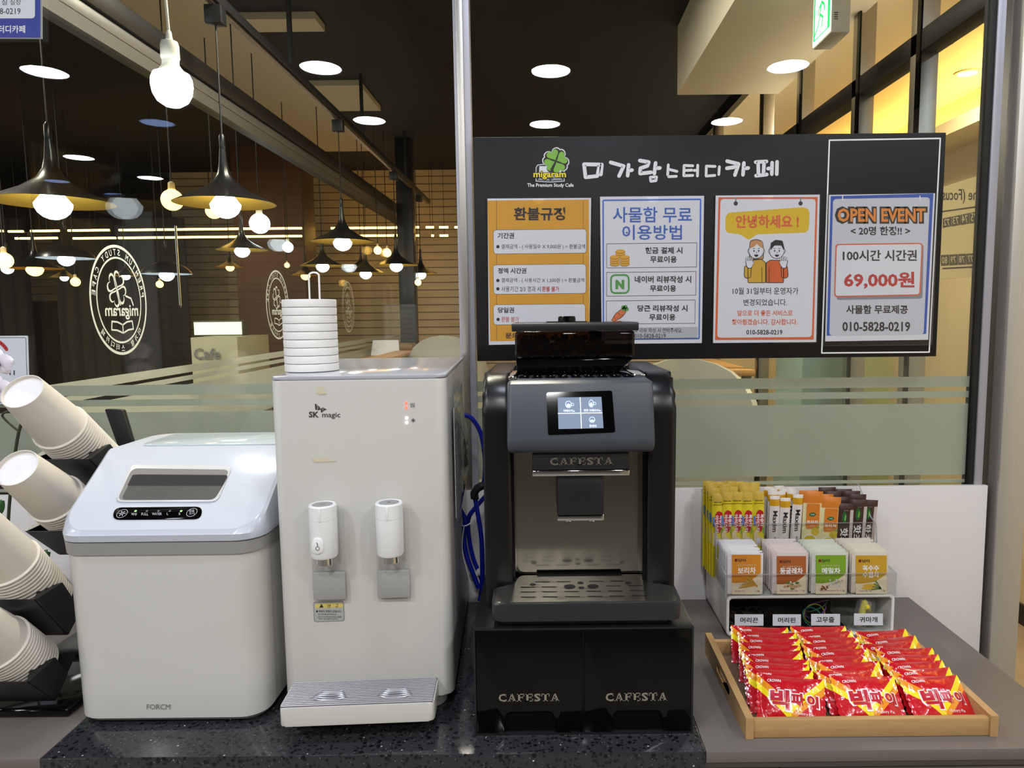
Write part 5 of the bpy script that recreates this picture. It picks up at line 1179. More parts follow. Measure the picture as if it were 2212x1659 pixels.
AE = clear('acrylic cut edge', (200, 202, 202), .8, .1, milk=.45, milk_rgb=(190, 192, 194))
for nm_, y, z in (('front_edge', AY0, 1.033), ('middle_edge', AYM, 1.108)): MB().box(AX0 + .003, AX1 - .003, y, y + .0026, z, z + .0007, AE).build(nm_, t)
for x in (AX0, AX1 - .0028):
    e = MB()
    for (a, b_), (c, d_) in zip(SIDE[:-2], SIDE[1:-1]): e.add([(x, a, b_), (x + .0028, a, b_), (x + .0028, c, d_), (x, c, d_)] + [(x, a - .0004, b_ + .0006), (x + .0028, a - .0004, b_ + .0006), (x + .0028, c - .0004, d_ + .0006), (x, c - .0004, d_ + .0006)], [(0, 3, 2, 1), (4, 5, 6, 7), (0, 1, 5, 4), (2, 3, 7, 6), (1, 2, 6, 5), (0, 4, 7, 3)], AE)
    e.build('side_edge', t, smooth=0)
# ---- tea bags: flat paper envelopes
def envelope(mb, w, h, th, mats_, seal=.006, nu=7, nv=7, wob=0.0, top_wave=0.0):
    """soft flat pouch in the local XZ plane, front towards -Y; mats_ = function(u, v) -> material of the face"""
    v = []
    for s_ in (-1, 1):
        for j in range(nv + 1):
            for i in range(nu + 1):
                u_, v_ = i / nu, j / nv
                e = min(1, min(u_, 1 - u_) * w / seal * .5, min(v_, 1 - v_) * h / seal * .7); e = max(0, e)
                v.append(Vector(((u_ - .5) * w * (1 - wob * math.sin(v_ * 3.1)), s_ * (th / 2 * math.sin(e * math.pi / 2) + .00025) + top_wave * math.sin(u_ * 9) * (v_ > .9), v_ * h)))
    b = len(mb.v); mb.v += v; N = (nu + 1) * (nv + 1)
    for s_ in (0, 1):
        for j in range(nv):
            for i in range(nu):
                q = b + s_ * N + j * (nu + 1) + i; f_ = (q, q + 1, q + nu + 2, q + nu + 1)
                mb.f.append(f_ if s_ == 0 else f_[::-1]); mb.fm.append(mb.mi(mats_((i + .5) / nu, (j + .5) / nv)))
    ed = [j * (nu + 1) for j in range(nv + 1)], [j * (nu + 1) + nu for j in range(nv + 1)], list(range(nu + 1)), [nv * (nu + 1) + i for i in range(nu + 1)]
    for e in ed:
        for a, c in zip(e[:-1], e[1:]): mb.f.append((b + a, b + c, b + N + c, b + N + a)); mb.fm.append(mb.mi(mats_(.5, .99)))
    return mb
PAP = [mat('tea paper white', (226, 224, 226), .7), mat('tea paper pink', (214, 202, 198), .7), mat('tea paper green', (206, 210, 196), .7), mat('tea paper cream', (214, 206, 190), .7)]
TEA = (('보리차', (1581, 1198, 1643.5, 1284), (1593.5, 1225, 1632.5, 1239.5), (214, 140, 40), (206, 166, 70), 'orange fronted barley tea bag, front of the first column', 'barley', 'Barley Tea', '1.5g'),
       ('둥굴레차', (1677.7, 1201, 1741, 1283), (1684.7, 1226, 1734, 1240.5), (172, 98, 44), (198, 150, 110), 'brown fronted root tea bag, front of the second column', 'root', 'Solomon’s Seal Tea', '1.2g'),
       ('메밀차', (1762, 1199, 1827, 1283), (1775, 1226, 1815, 1239.5), (124, 168, 38), (120, 150, 60), 'green fronted buckwheat tea bag, front of the third column', 'buckwheat', 'Tartary Buckwheat Tea', '1.5g'),
       ('', (1848.5, 1199.5, 1915, 1283), None, (200, 156, 36), (214, 178, 60), 'yellow fronted corn silk tea bag, front of the fourth column', 'corn silk', 'Corn Silk Tea', '1.5g'))
CRE = mat('tea cream print', (232, 220, 190), .6); MARK = mat('index mark', (40, 38, 40), .6); DRED = mat('brand dark red', (120, 40, 24), .6)
for k, (nm, (x0, y0, x1, y1), tb, rgb, rgb2, lab, kind, en, g_) in enumerate(TEA):
    YF = 1.387; f = Fr((0, YF - .0022, 0)); a, c = f.px(x0 - 10, y1), f.px(x1 + 6, y0 - 7)
    w = c[0] - a[0]; h = .085; zb = .9892; cx = (a[0] + c[0]) / 2
    m = MB(); envelope(m, w, h, .003, lambda u, v: PAP[k], .004); m.v = [v + Vector((cx, YF, zb)) for v in m.v]
    PM = mat('tea print %d' % k, rgb, .55); P2 = mat('tea art %d' % k, rgb2, .55); kk = YF / FPX
    f = Fr((0, YF - .00185, 0))
    m.flat(f, f.pxs([(x0, y0), (x1, y0), (x1, y1), (x0, y1)]), CRE, .0001)
    xm = x0 + (x1 - x0) * .62
    m.flat(f, rpoly(f.pxs([(x0, y0), (x1, y0), (x1, y0 + 39), (x1 - 8, y0 + 46), (xm, y0 + 57), (x0 + 14, y0 + 61), (x0, y0 + 61)]), .0008), PM, .0003)
    m.flat(f, f.pxs([(x0 + 6, y0 + 9), (x0 + 12, y0 + 9), (x0 + 12, y0 + 15), (x0 + 6, y0 + 15)]), DRED, .0005); m.text(f, '담터', (x0 + 13.5, y0 + 8.5, x0 + 30, y0 + 15.5), INK, .0005, .02)
    m.text(f, '깊고 구수한 맛의 차', (x0 + 12, y0 + 21, x0 + 52, y0 + 24.5), CRE, .0005)
    if tb: m.text(f, nm, tb, WHITEINK, .0006, .03)
    else: m.text(f, '옥수수', (1863, 1221, 1898.7, 1233.5), WHITEINK, .0006, .03); m.text(f, '수염차', (1863, 1235, 1898.7, 1247.5), WHITEINK, .0006, .03)
    m.text(f, en, (x0 + 7, y1 - 9, x0 + 7 + 2.1 * len(en), y1 - 5.5), DRED, .0005); m.text(f, g_, (x1 - 11, y1 - 9.5, x1 - 3, y1 - 5), TXT, .0005)
    GRL = mat('leaf print green', (96, 128, 66), .6); BRN = mat('grain print brown', (128, 76, 40), .6); BUF = mat('root print buff', (204, 164, 124), .6)
    if k == 0:
        for j in range(9): m.stroke(f, f.pxs([(x1 - 8, y1 - 20 + j * .4), (x0 + 16 + j * 2.6, y1 - 14 - j * 3.4)]), 2.2 * kk, P2 if j % 2 else mat('barley gold', (188, 138, 50), .6), .0006 + j * 1e-5)
    elif k == 1:
        for j, (x, y) in enumerate(((30, 18), (38, 22), (46, 26), (40, 30), (50, 18), (54, 24))): cc = f.px(x0 + x - 6, y1 - 42 + y); m.flat(f, circ(cc[0], cc[1], 5 * kk, 10, 3 * kk), GRL, .0006 + j * 1e-5)
        for x, y in ((28, 14), (20, 12), (36, 11), (46, 14)): cc = f.px(x0 + x, y1 - y - 4); m.flat(f, circ(cc[0], cc[1], 6.5 * kk, 12, 2.7 * kk), BUF, .0008)
        for x, y in ((30, 26), (38, 24)): cc = f.px(x0 + x, y1 - y); m.flat(f, circ(cc[0], cc[1], 2.2 * kk, 8), PAPER, .0008)
    elif k == 2:
        m.stroke(f, f.pxs([(x0 + 24, y1 - 16), (x1 - 6, y1 - 30)]), 1.4 * kk, GRL, .0005)
        for j in range(26): cc = f.px(x0 + 26 + (j * 7.3) % 30, y1 - 14 - (j * 5.1) % 17 - (j % 3)); m.flat(f, circ(cc[0], cc[1], 2.0 * kk, 7), PAPER if j % 3 else mat('petal grey', (200, 200, 188), .6), .0007 + j * 1e-6)
        for j in range(12): cc = f.px(x0 + 12 + (j * 5.7) % 15, y1 - 10 - (j * 2.3) % 8); m.flat(f, circ(cc[0], cc[1], 1.8 * kk, 7), BRN, .0009)
    else:
        for (xa, ya, xb, yb) in ((10, 14, 46, 12), (14, 22, 48, 16)):
            cc = f.px(x0 + (xa + xb) / 2, y1 - (ya + yb) / 2); m.flat(f, circ(cc[0], cc[1], 17 * kk, 18, 3.4 * kk), mat('corn yellow', (222, 180, 52), .6), .0006)
        for j in range(4): m.stroke(f, f.pxs([(x0 + 54, y1 - 12), (x0 + 34 + j * 3, y1 - 10 - j * 6)]), 3 * kk, GRL, .0008)
    root = m.build('tea_bag', None, (cx, YF, zb), smooth=0); tag(root, lab, 'tea bag', None)
    mb_ = MB(); envelope(mb_, w, h, .0045, lambda u, v: PAP[k], .003); fb = Fr((0, -.0026, 0)); mb_.flat(fb, [(w / 2 - .0065, h - .0065), (w / 2 - .0008, h - .0065), (w / 2 - .0008, h - .003), (w / 2 - .0065, h - .003)], MARK)
    base = None
    for j in range(11):
        p = (cx + random.uniform(-.0012, .0012) - (k - 1.5) * .0001 * j, YF + .0062 + .0069 * j, zb + random.uniform(-.0005, .002) + .0002 * j)
        if base is None: o = base = mb_.build('tea_bag', None, p, smooth=0, local=True)
        else: o = base.copy(); COL.objects.link(o); o.location = p
        o.rotation_euler = (R(-random.uniform(0, 2.0)), 0, R(random.uniform(-1.2, 1.2)))
        tag(o, 'pale %s tea bag filed behind the printed front bag of its column' % kind, 'tea bag', '%s tea bags filed in the organizer' % kind)

# ---- drink sticks and pouches of the rear row
GOLDF = mat('gold foil', (208, 176, 72), .3, .0, bump=.2, bscale=300); YEL = mat('stick yellow', (226, 208, 40), .3); PRED = mat('peach red', (190, 28, 40), .4); PBL = mat('stick blue', (90, 120, 190), .5); PIV = mat('ivory art', (226, 204, 160), .5); PGR = mat('stick leaf green', (120, 170, 50), .5)
def stick_peach(w=.0245, h=.178):
    m = MB(); envelope(m, w, h, .007, lambda u, v: GOLDF if v > .88 else YEL, .006, 5, 20)
    f = Fr((0, -.0037, 0)); X = lambda a, b_: ((a - .5) * w, (.80 - (.73 - b_) * .70) * h)
    m.stroke(f, [X(.06, .83), X(.94, .83)], .0012, mat('stick brown line', (120, 60, 30), .5), .0002, False)
    m.text(f, '아이스티', (-.008, .1585, .008, .162), INK, .0002, .03, px=False)
    m.flat(f, rpoly([X(*p) for p in ((.30, .68), (.52, .73), (.9, .70), (.96, .58), (.86, .42), (.62, .33), (.38, .38), (.22, .5))], .004), PRED, .0002)
    m.flat(f, rpoly([X(*p) for p in ((.04, .63), (.2, .62), (.26, .5), (.16, .44), (.05, .5))], .002), PBL, .0003)
    m.flat(f, rpoly([X(*p) for p in ((.80, .40), (.97, .44), (.97, .33), (.85, .32))], .002), PGR, .00025)
    m.flat(f, rpoly([X(*p) for p in ((.08, .34), (.30, .38), (.55, .28), (.9, .24), (.9, .12), (.1, .12))], .002), PIV, .0001)
    m.flat(f, rpoly([X(*p) for p in ((.3, .24), (.6, .25), (.66, .16), (.34, .15))], .001), PAPER, .0002)
    fr_ = Fr((0, -.0039, 0), (0, 0, -1), (1, 0, 0))
    m.text(fr_, '복숭아', (-.745 * h, .13 * w, -.60 * h, .44 * w), WHITEINK, .0003, .03, px=False); m.text(fr_, '아이스티', (-.745 * h, -.24 * w, -.54 * h, .09 * w), WHITEINK, .0003, .03, px=False)
    return m
MGOLD = mat('coffee stick gold', (214, 160, 28), .3, .2); MWH = mat('coffee stick white', (222, 214, 208), .4)
def stick_white(w=.0215, h=.172):
    m = MB(); envelope(m, w, h, .0075, lambda u, v: MWH if v > .97 or v < .87 else MGOLD, .006, 5, 25)
    fr_ = Fr((0, -.0039, 0), (0, 0, -1), (1, 0, 0)); m.text(fr_, 'Maxim', (-.82 * h, -.20 * w, -.56 * h, .26 * w), INK, .0003, .02, px=False); m.text(fr_, '화이트골드', (-.50 * h, -.05 * w, -.28 * h, .18 * w), DARKTXT, .0003, .0, px=False)
    return m
YO = mat('yuzu orange', (208, 120, 36), .4); YC = mat('yuzu cream', (226, 214, 160), .4); LEAF = mat('leaf badge', (28, 92, 44), .4); YZ = mat('yuzu yellow', (206, 180, 52), .5); LEAF2 = mat('leaf badge light', (120, 170, 60), .4)
def pouch_yuzu(w=.0415, h=.172):
    m = MB(); envelope(m, w, h, .008, lambda u, v: YO if v > .86 else YC, .006, 8, 22)
    f = Fr((0, -.0042, 0)); X = lambda a, b_: ((a - .5) * w, (.86 - (.88 - b_) * .62) * h)
    m.flat(f, rpoly([X(.16, .88), X(.84, .88), X(.84, .40), X(.2, .40), X(.16, .44)], .002), YO, .0001)
    m.flat(f, [X(*p) for p in ((.28, .67), (.4, .71), (.55, .715), (.68, .68), (.56, .64), (.4, .638))], LEAF, .0003); m.text(f, '자연愛', (X(.38, .66)[0], X(0, .66)[1], X(.58, 0)[0], X(0, .69)[1]), PAPER, .0004, px=False)
    m.text(f, '유자차', (X(.19, 0)[0], X(0, .50)[1], X(.80, 0)[0], X(0, .565)[1]), WHITEINK, .0003, .02, px=False); m.text(f, 'CITRON TEA', (X(.36, 0)[0], X(0, .455)[1], X(.62, 0)[0], X(0, .468)[1]), WHITEINK, .0003, px=False)
    m.flat(f, circ(*X(.66, .35), .0085, 16), YZ, .0002); m.flat(f, circ(*X(.4, .20), .014, 20, .011), PAPER, .0002); m.flat(f, circ(*X(.4, .205), .012, 20, .0085), YZ, .0003); m.flat(f, circ(*X(.8, .44), .003, 8, .002), LEAF2, .0003)
    return m
CB = mat('cocoa brown', (62, 36, 30), .4); CG = mat('cocoa pouch grey', (196, 184, 180), .45)
def pouch_cocoa(w=.0385, h=.178):
    m = MB(); envelope(m, w, h, .008, lambda u, v: CB if v > .93 or .12 < u < .78 else CG, .006, 9, 23)
    f = Fr((0, -.0042, 0)); X = lambda a, b_: ((a - .5) * w, (b_ + .15 if b_ < .8 else b_ + .06) * h)
    m.text(f, 'CHOCOLATE TEA', (X(.42, 0)[0], X(0, .845)[1], X(.66, 0)[0], X(0, .853)[1]), CG, .0003, px=False)
    m.flat(f, rpoly([X(*p) for p in ((.46, .76), (.60, .70), (.60, .62), (.45, .57), (.33, .63), (.34, .70))], .003), LEAF, .0003); m.flat(f, rpoly([X(*p) for p in ((.5, .71), (.56, .68), (.53, .61), (.46, .63))], .001), LEAF2, .0004)
    fr_ = Fr((0, -.0042, 0), (0, 0, -1), (1, 0, 0)); m.text(fr_, '핫초코', (-.67 * h, -.22 * w, -.30 * h, .20 * w), WHITEINK, .0003, .02, px=False)
    return m
def rear(mk, name, cat, spots, h):
    """spots: (pixel x of centre, pixel y of top, depth, lean, label, group)"""
    base = None
    for px, py, y, lean, lab, grp in spots:
        p = aty(px, py, y); loc = (p.x, y, .9892)
        if base is None: o = base = mk.build(name, None, loc, smooth=30, local=True)
        else: o = base.copy(); COL.objects.link(o); o.location = loc
        o.rotation_euler = (R(-1.0), R(lean), 0); o.scale = (1, 1, (p.z - .9892) / h); tag(o, lab, cat, grp)
g1 = 'iced tea sticks standing behind the front five'
rear(stick_peach(), 'iced_tea_stick', 'drink stick', [(1551, 1067, 1.481, 0, 'yellow peach iced tea stick of the front row, nearest the acrylic side wall', None), (1569, 1064, 1.480, .6, 'yellow peach iced tea stick of the front row, second from the acrylic side wall', None),
    (1592.5, 1063.5, 1.480, 0, 'yellow peach iced tea stick in the middle of the front five', None), (1615.5, 1064, 1.480, -.3, 'yellow peach iced tea stick of the front row, fourth from the acrylic side wall', None),
    (1641, 1063, 1.480, -.6, 'yellow peach iced tea stick of the front row, next to the white coffee sticks', None)] +
    [(x, y, yy, ln, 'yellow and gold iced tea stick standing behind the front row of five', g1) for x, y, yy, ln in ((1546, 1055, 1.494, -1, ), (1560, 1053, 1.496, 2), (1583, 1052, 1.496, 0), (1608, 1051, 1.496, 1), (1634, 1052, 1.496, -2), (1541, 1050, 1.510, -1), (1556, 1047, 1.512, 3), (1578, 1046, 1.512, -2), (1602, 1045, 1.512, 2), (1628, 1046, 1.512, 0), (1537, 1044, 1.527, 0), (1553, 1043, 1.528, 1), (1576, 1040, 1.528, 1), (1601, 1041, 1.529, -1), (1627, 1042, 1.528, 1), (1531, 1040, 1.545, 0), (1552, 1041, 1.545, 0), (1592, 1041, 1.545, 1), (1622, 1042, 1.545, -1))], .178)
g2 = 'white coffee sticks standing behind the front ones'
rear(stick_white(), 'coffee_stick', 'drink stick', [(1716, 1068.5, 1.480, 3, 'frontmost white coffee stick with dark lettering, beside the orange citron pouch', None), (1692, 1076, 1.480, 2, 'shorter standing white coffee stick, second from the citron pouch', None), (1672, 1072, 1.481, 1, 'white coffee stick half hidden beside the yellow iced tea sticks', None)] +
    [(x, y, yy, ln, 'white and gold coffee stick standing behind the front coffee sticks', g2) for x, y, yy, ln in ((1668, 1062, 1.496, 1), (1690, 1062, 1.497, -1), (1706, 1060, 1.498, 2), (1670, 1056, 1.513, 0), (1692, 1056, 1.514, 1), (1703, 1054, 1.530, 2), (1664, 1052, 1.530, -1), (1684, 1050, 1.531, 0))], .172)
rear(pouch_yuzu(), 'citron_tea_pouch', 'drink pouch', [(1752, 1062, 1.482, 2, 'orange citron tea pouch in front, beside the white coffee sticks', None), (1790, 1074, 1.481, 2.5, 'lower orange citron tea pouch beside the brown cocoa pouches', None),
    (1748, 1060, 1.505, 0, 'orange citron tea pouch standing behind the front two', 'citron pouches standing behind'), (1778, 1068, 1.505, 1, 'orange citron tea pouch standing behind the front two', 'citron pouches standing behind')], .172)
g4 = 'cocoa pouches standing behind the front ones'
rear(pouch_cocoa(), 'cocoa_pouch', 'drink pouch', [(1821, 1088, 1.481, 2, 'dark brown cocoa pouch in front, beside the citron pouches', None), (1848, 1080, 1.492, 3, 'dark brown cocoa pouch behind and beside the front cocoa pouch', None), (1868, 1080, 1.502, 4, 'dark brown cocoa pouch nearest the end wall of the organizer', None)] +
    [(x, y, yy, ln, 'dark brown cocoa pouch standing in the back rows of its compartment', g4) for x, y, yy, ln in ((1816, 1074, 1.515, 1), (1848, 1068, 1.52, 2), (1802, 1062, 1.532, 0), (1838, 1061, 1.535, 1), (1788, 1053, 1.55, 0), (1820, 1057, 1.55, 1))], .178)

# ------------------------------------------------------------ wooden tray with snack pies
OAKT = mat('tray beech', (198, 162, 112), .4, rgb2=(164, 124, 78), scale=6, stretch=(3, 3, 26), bump=.04, bscale=80)
OAKF = mat('tray beech front', (196, 160, 110), .4, rgb2=(166, 126, 80), scale=9, stretch=(2.2, 20, 22), bump=.04, bscale=80)
OAKS = mat('tray beech side', (196, 160, 110), .4, rgb2=(166, 126, 80), scale=9, stretch=(20, 2.2, 22), bump=.04, bscale=80)
t = thing('wooden_tray', 'beech wood serving tray filled with red snack packs', 'tray', (.497, 1.17, .9))
TX0, TX1, TY0, TY1 = .3025, .6925, 1.036, 1.318
MB().box(TX0 + .012, TX1 - .012, TY0 + .012, TY1 - .012, .9015, .9065, mat('tray floor', (120, 98, 78), .5, var=.08, scale=12, stretch=(2, 12, 2))).build('tray_floor', t)
for y in (TY0 + .003, TY1 - .014): MB().box(TX0 + .012, TX1 - .012, y, y + .011, .9005, .9295, OAKF, .0015).build('end_rail', t)
for x in (TX0, TX1 - .012):
    b = MB(); FS_ = Fr((0, 0, 0), (0, 1, 0), (0, 0, 1)); out = rpoly([(TY0, .9005), (TY0, .9335), (TY0 + .03, .9365), (TY1 - .03, .9405), (TY1, .9405), (TY1, .9005)], .002, 2)
    slot = rr(1.135, .914, 1.225, .928, .0068, 6)
    # side rail with a long hand slot: outline bridged to the slot
    k_in = slot[::-1]; ii = min(range(len(k_in)), key=lambda q_: (k_in[q_][0] - 1.18) ** 2 + (k_in[q_][1] - .914) ** 2)
    loopp = [(1.179, .9005)] + [p for p in out if True]
    s_i = 0
    outer = [(1.181, .9005), (TY1, .9005), (TY1, .9405), (TY0, .9345), (TY0, .9005), (1.179, .9005)]
    inn = k_in[ii:] + k_in[:ii + 1]
    poly_ = outer + [(1.179, .914)] + [p for p in inn if abs(p[0] - 1.18) > .004] + [(1.181, .914)]
    b.prism(FS_, poly_, x, x + .0118, OAKS); b.build('side_rail', t, smooth=30)
# pie wrapper: printed foil, colours worked out from the pack's own coordinates
pm = bpy.data.materials.new('pie wrapper print'); pm.use_nodes = True; nt = pm.node_tree; b = nt.nodes['Principled BSDF']; b.inputs['Roughness'].default_value = .2; b.inputs['Coat Weight'].default_value = .6; b.inputs['Coat Roughness'].default_value = .08
uvn = nt.nodes.new('ShaderNodeUVMap'); sep = nt.nodes.new('ShaderNodeSeparateXYZ'); nt.links.new(uvn.outputs[0], sep.inputs[0])
def mth(op, a, b_=0.0):
    n_ = nt.nodes.new('ShaderNodeMath'); n_.operation = op
    for i_, x in enumerate((a, b_)):
        if isinstance(x, (int, float)): n_.inputs[i_].default_value = x
        else: nt.links.new(x, n_.inputs[i_])
    return n_.outputs[0]
uu = mth('SUBTRACT', sep.outputs[0], .5); dd = mth('SUBTRACT', sep.outputs[1], mth('MULTIPLY', mth('ABSOLUTE', uu), 1.35)); side = mth('GREATER_THAN', uu, 0.0)
inband = mth('MULTIPLY', mth('GREATER_THAN', dd, .0), mth('LESS_THAN', dd, .33)); up_ = mth('GREATER_THAN', dd, .16)
yel = mth('ABSOLUTE', mth('SUBTRACT', mth('SUBTRACT', 1.0, up_), side))
m1 = nt.nodes.new('ShaderNodeMix'); m1.data_type = 'RGBA'; m1.inputs[6].default_value = lin((236, 148, 34)); m1.inputs[7].default_value = lin((248, 222, 30)); nt.links.new(yel, m1.inputs[0])
m2 = nt.nodes.new('ShaderNodeMix'); m2.data_type = 'RGBA'; m2.inputs[6].default_value = lin((196, 20, 32)); nt.links.new(m1.outputs[2], m2.inputs[7]); nt.links.new(inband, m2.inputs[0]); nt.links.new(m2.outputs[2], b.inputs['Base Color'])
tcn = nt.nodes.new('ShaderNodeTexCoord'); nz = nt.nodes.new('ShaderNodeTexNoise'); nz.inputs['Scale'].default_value = 55; nz.inputs['Detail'].default_value = 2; bp = nt.nodes.new('ShaderNodeBump'); bp.inputs['Strength'].default_value = .55; bp.inputs['Distance'].default_value = .004
nt.links.new(tcn.outputs['Object'], nz.inputs['Vector']); nt.links.new(nz.outputs[0], bp.inputs['Height']); nt.links.new(bp.outputs[0], b.inputs['Normal']); nt.links.new(bp.outputs[0], b.inputs['Coat Normal'])
PW, PH = .105, .075
def pieshape(u, v, s_):
    e = max(0.0, min(1, min(u, 1 - u) / .30 - .22)); g = max(0.0, min(1.0, min(v, 1 - v) / .42))
    return -s_ * (.0105 * math.sin(e * math.pi / 2) ** .75 * math.sin(g * math.pi / 2) ** .6 + .0003)
def pie_mesh():
    m = MB(); nu, nv = 26, 14; m.uv = {}; k = m.mi(pm); N = (nu + 1) * (nv + 1)
    for s_ in (1, -1):
        for j in range(nv + 1):
            for i in range(nu + 1):
                u, v = i / nu, j / nv; x = (u - .5) * PW; ee = min(u, 1 - u)
                if ee == 0: x += .0018 * (1 if u > .5 else -1) * (1 if j % 2 else -1) * .5
                y = pieshape(u, v, s_) + (.0007 * (1 if j % 2 else -1) if ee < .08 else 0)
                pinch = 1 - .10 * math.sin(max(0, min(1, ee / .35)) * math.pi / 2) * .5
                m.uv[len(m.v)] = (u, v if s_ > 0 else -.2); m.v.append(Vector((x, y, (v - .5) * PH * pinch + PH / 2)))
    for s_ in (0, 1):
        for j in range(nv):
            for i in range(nu):
                q = s_ * N + j * (nu + 1) + i; f_ = (q, q + 1, q + nu + 2, q + nu + 1); m.f.append(f_ if s_ == 0 else f_[::-1]); m.fm.append(k)
    fn = lambda d: (lambda u, v: Vector(((u - .5) * PW, pieshape(u, v, 1) - d, v * PH)))
    LR = mat('pie letter red', (186, 16, 40), .25); LW = mat('pie letter white', (240, 236, 236), .25); WI_ = LW
    f = Fr((0, 0, 0))
    # lettering follows the pillow
    m.text(f, '빅', (.18, .20, .50, .66), LW, fn=fn(.0006), bold=.075, px=False); m.text(f, '파', (.48, .30, .72, .62), LW, fn=fn(.0006), bold=.075, px=False); m.text(f, '이', (.71, .33, .92, .62), LW, fn=fn(.0006), bold=.08, px=False)
    m.text(f, '빅', (.20, .225, .48, .635), LR, fn=fn(.0012), bold=.045, px=False); m.text(f, '파', (.50, .325, .70, .595), LR, fn=fn(.0012), bold=.045, px=False); m.text(f, '이', (.73, .355, .90, .595), LR, fn=fn(.0012), bold=.045, px=False)
    m.text(f, 'CROWN', (.16, .80, .36, .865), WI_, fn=fn(.0007), bold=.02, px=False); m.text(f, 'Victory Pie', (.55, .15, .82, .225), WI_, fn=fn(.0007), px=False)
    return m
cols = ([(620, 735), (575, 690), (552, 645), (545, 605), (535, 555), (490, 512), (500, 466), (480, 425), (430, 388)],
        [(1130, 758), (1062, 722), (1047, 657), (968, 592), (960, 540), (905, 492), (898, 456), (880, 420), (820, 387)],
        [(1600, 748), (1570, 722), (1515, 660), (1475, 628), (1410, 556), (1310, 506), (1335, 458), (1250, 388)])
cn = ('column beside the cut-out tray handle', 'middle column', 'column beside the far tray rail'); od = ('front', 'second', 'third', 'fourth', 'fifth', 'sixth', 'seventh', 'eighth', 'rearmost')
pie0 = None; lastY = {}
for c, lst in enumerate(cols):
    prev = None
    for k, (a, b_) in enumerate(lst):
        p = atz(1480 + a / 3.02, 1230 + b_ / 3.02, .957); yaw = (R(-13), R(2), R(5))[c] + R(random.uniform(-4, 4)); lean = R(-50 + (random.uniform(-3, 3)))
        y = p.y - PH * math.sin(-lean)
        y = max(y, 1.062) if prev is None else max(y, prev + .0235)
        prev = y
        loc = (p.x + (.006, .016, .014)[c], y, .909)
        if pie0 is None: o = pie0 = pie_mesh().build('snack_pie', None, loc, smooth=50, local=True)
        else: o = pie0.copy(); COL.objects.link(o); o.location = loc
        o.rotation_euler = (lean, R((-2, 1, 2)[c] + random.uniform(-2, 2)), yaw)
        on = 'rearmost' if k == len(lst) - 1 else od[k]
        tag(o, '%s red and yellow snack pie pack of the %s' % (on, cn[c]), 'snack pack', 'snack pies in the wooden tray')

# ------------------------------------------------------------ paper cups in the black rack
CUPM = mat('paper cup white', (216, 208, 197), .55, var=.01, scale=20); CUPB = mat('paper cup base', (236, 234, 236), .6)
def cup_mesh():
    m = MB(); m.lathe([(.0430, .002), (.0452, .0), (.0468, .0010), (.0468, .0034), (.0452, .0046), (.0434, .0050), (.0335, .1150), (.0322, .1152), (.0315, .1085)], CUPM, None, 40, (False, False)); m.lathe([(.0315, .1085), (.0012, .1085)], CUPB, None, 40, (False, True)); return m
tiers = (((48, 845), (0, -.75, .66), 'topmost', 18), ((36, 1010), (0, -.75, .66), 'second', 16), ((-66, 1124), (0, -.60, .80), 'third', 17), ((-98, 1322), (0, -.66, .75), 'lowest', 13))
cup0 = None; RX = -.875
rk = thing('cup_rack', 'black plastic tiered rack holding stacks of paper cups beside the ice maker', 'rack', (RX, 1.28, .9))
MB().box(-.965, -.797, 1.115, 1.47, .9005, .916, BLACKG, .005, 3).build('base', rk)
MB().box(-.955, -.805, 1.30, 1.46, .9165, .93, BLACKM, .004).build('plinth', rk)
MB().box(-.945, -.815, 1.435, 1.46, .9205, 1.20, BLACKM, .004).build('back_panel', rk)
